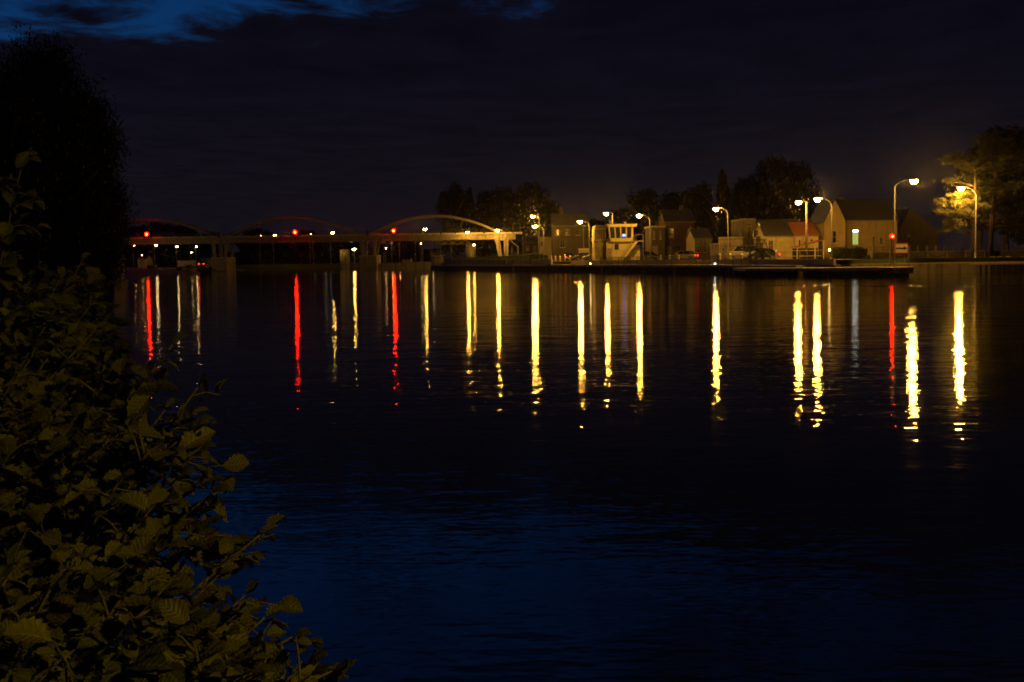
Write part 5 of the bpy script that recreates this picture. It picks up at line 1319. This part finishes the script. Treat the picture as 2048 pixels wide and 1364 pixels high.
# shrub C: left middle
alder('dense dim alder shrub at the picture edge below the tall shoot', (-2.6, 4.6, 0.9), T([(60, 720, 4.6), (120, 680, 4.8), (20, 800, 4.2), (100, 850, 4.2), (160, 780, 4.4), (40, 930, 3.9), (140, 950, 3.9), (0, 1020, 3.6), (180, 880, 4.1), (90, 1040, 3.6), (-30, 700, 4.5), (190, 660, 4.9), (10, 620, 5.0)]), 13, leafsize=0.09)
# shrub D: bottom left
alder('lowest dim alder shrub in the bottom corner', (-1.75, 2.9, 0.8), T([(30, 1130, 3.0), (100, 1180, 2.9), (170, 1120, 3.0), (60, 1260, 2.7), (150, 1300, 2.6), (-20, 1200, 2.8), (230, 1280, 2.6), (200, 1350, 2.5), (90, 1350, 2.5), (20, 1340, 2.5), (300, 1220, 2.7)]), 14, leafsize=0.08)
# shrub E: the tall single shoot and its neighbours against the dark tree
alder('alder shrub with one tall bare shoot standing before the dark tree', (-3.3, 7.0, 1.0), T([(45, 325, 6.8), (120, 560, 7.2), (165, 520, 7.5), (60, 560, 7.0), (10, 520, 7.0), (190, 600, 7.4), (100, 640, 7.0), (200, 660, 7.0), (150, 640, 7.2)]), 15, leafsize=0.11, twig=0.26, density=0.8)
# shrub F: farther, at the water edge
alder('far alder shrub where the bank meets the still dark water', (-5.2, 12.5, 0.5), T([(215, 575, 13), (190, 555, 13.2), (225, 620, 12.6), (170, 600, 13), (205, 650, 12.5), (120, 560, 13), (150, 540, 13.2), (90, 580, 12.8), (60, 560, 13), (240, 700, 12)]), 16, leafsize=0.15, twig=0.45, density=0.8, top_objs=120)
# weeds and bank undergrowth that fills the bank behind the shrubs
rg = random.Random(77); vs = []; fs = []
for k in range(30000):
    s = 4 + rg.random()**1.4*116; 
    for (a, c) in zip(edge[3:-1], edge[4:]):
        if a[1] <= s + 3 <= c[1]:
            f = (s + 3 - a[1])/(c[1]-a[1]); ex = a[0] + (c[0]-a[0])*f; break
    else: continue
    sc2 = 1 + s/60
    x = ex - 0.2 - abs(rg.gauss(0, 1.6))*sc2*0.8; z = 0.1 + rg.random()*(0.7 + s*0.014)*(1.0 + min(1, (ex-x)/(2*sc2)))
    leafquad(vs, fs, Vector((x, s + 3, z)), 0.07*sc2**0.8 + 0.02, rg)
b = MB(); b.v = [tuple(v) for v in vs]; b.f = fs; b.build('undergrowth', M['hedge'], kind='stuff')

# ------------------------------------------------------------------ night air over the river
HAZE = 0.00008
if HAZE:
    hm = bpy.data.materials.new('haze'); hm.use_nodes = True; t_ = hm.node_tree; t_.nodes.clear()
    o_ = t_.nodes.new('ShaderNodeOutputMaterial'); v_ = t_.nodes.new('ShaderNodeVolumePrincipled')
    v_.inputs['Color'].default_value = (0.9, 0.9, 0.9, 1); v_.inputs['Density'].default_value = HAZE; v_.inputs['Anisotropy'].default_value = 0.975
    t_.links.new(v_.outputs[0], o_.inputs['Volume'])
    MB().box(-2600, 2600, -620, 4200, -2, 60).build('haze', hm, kind='stuff')
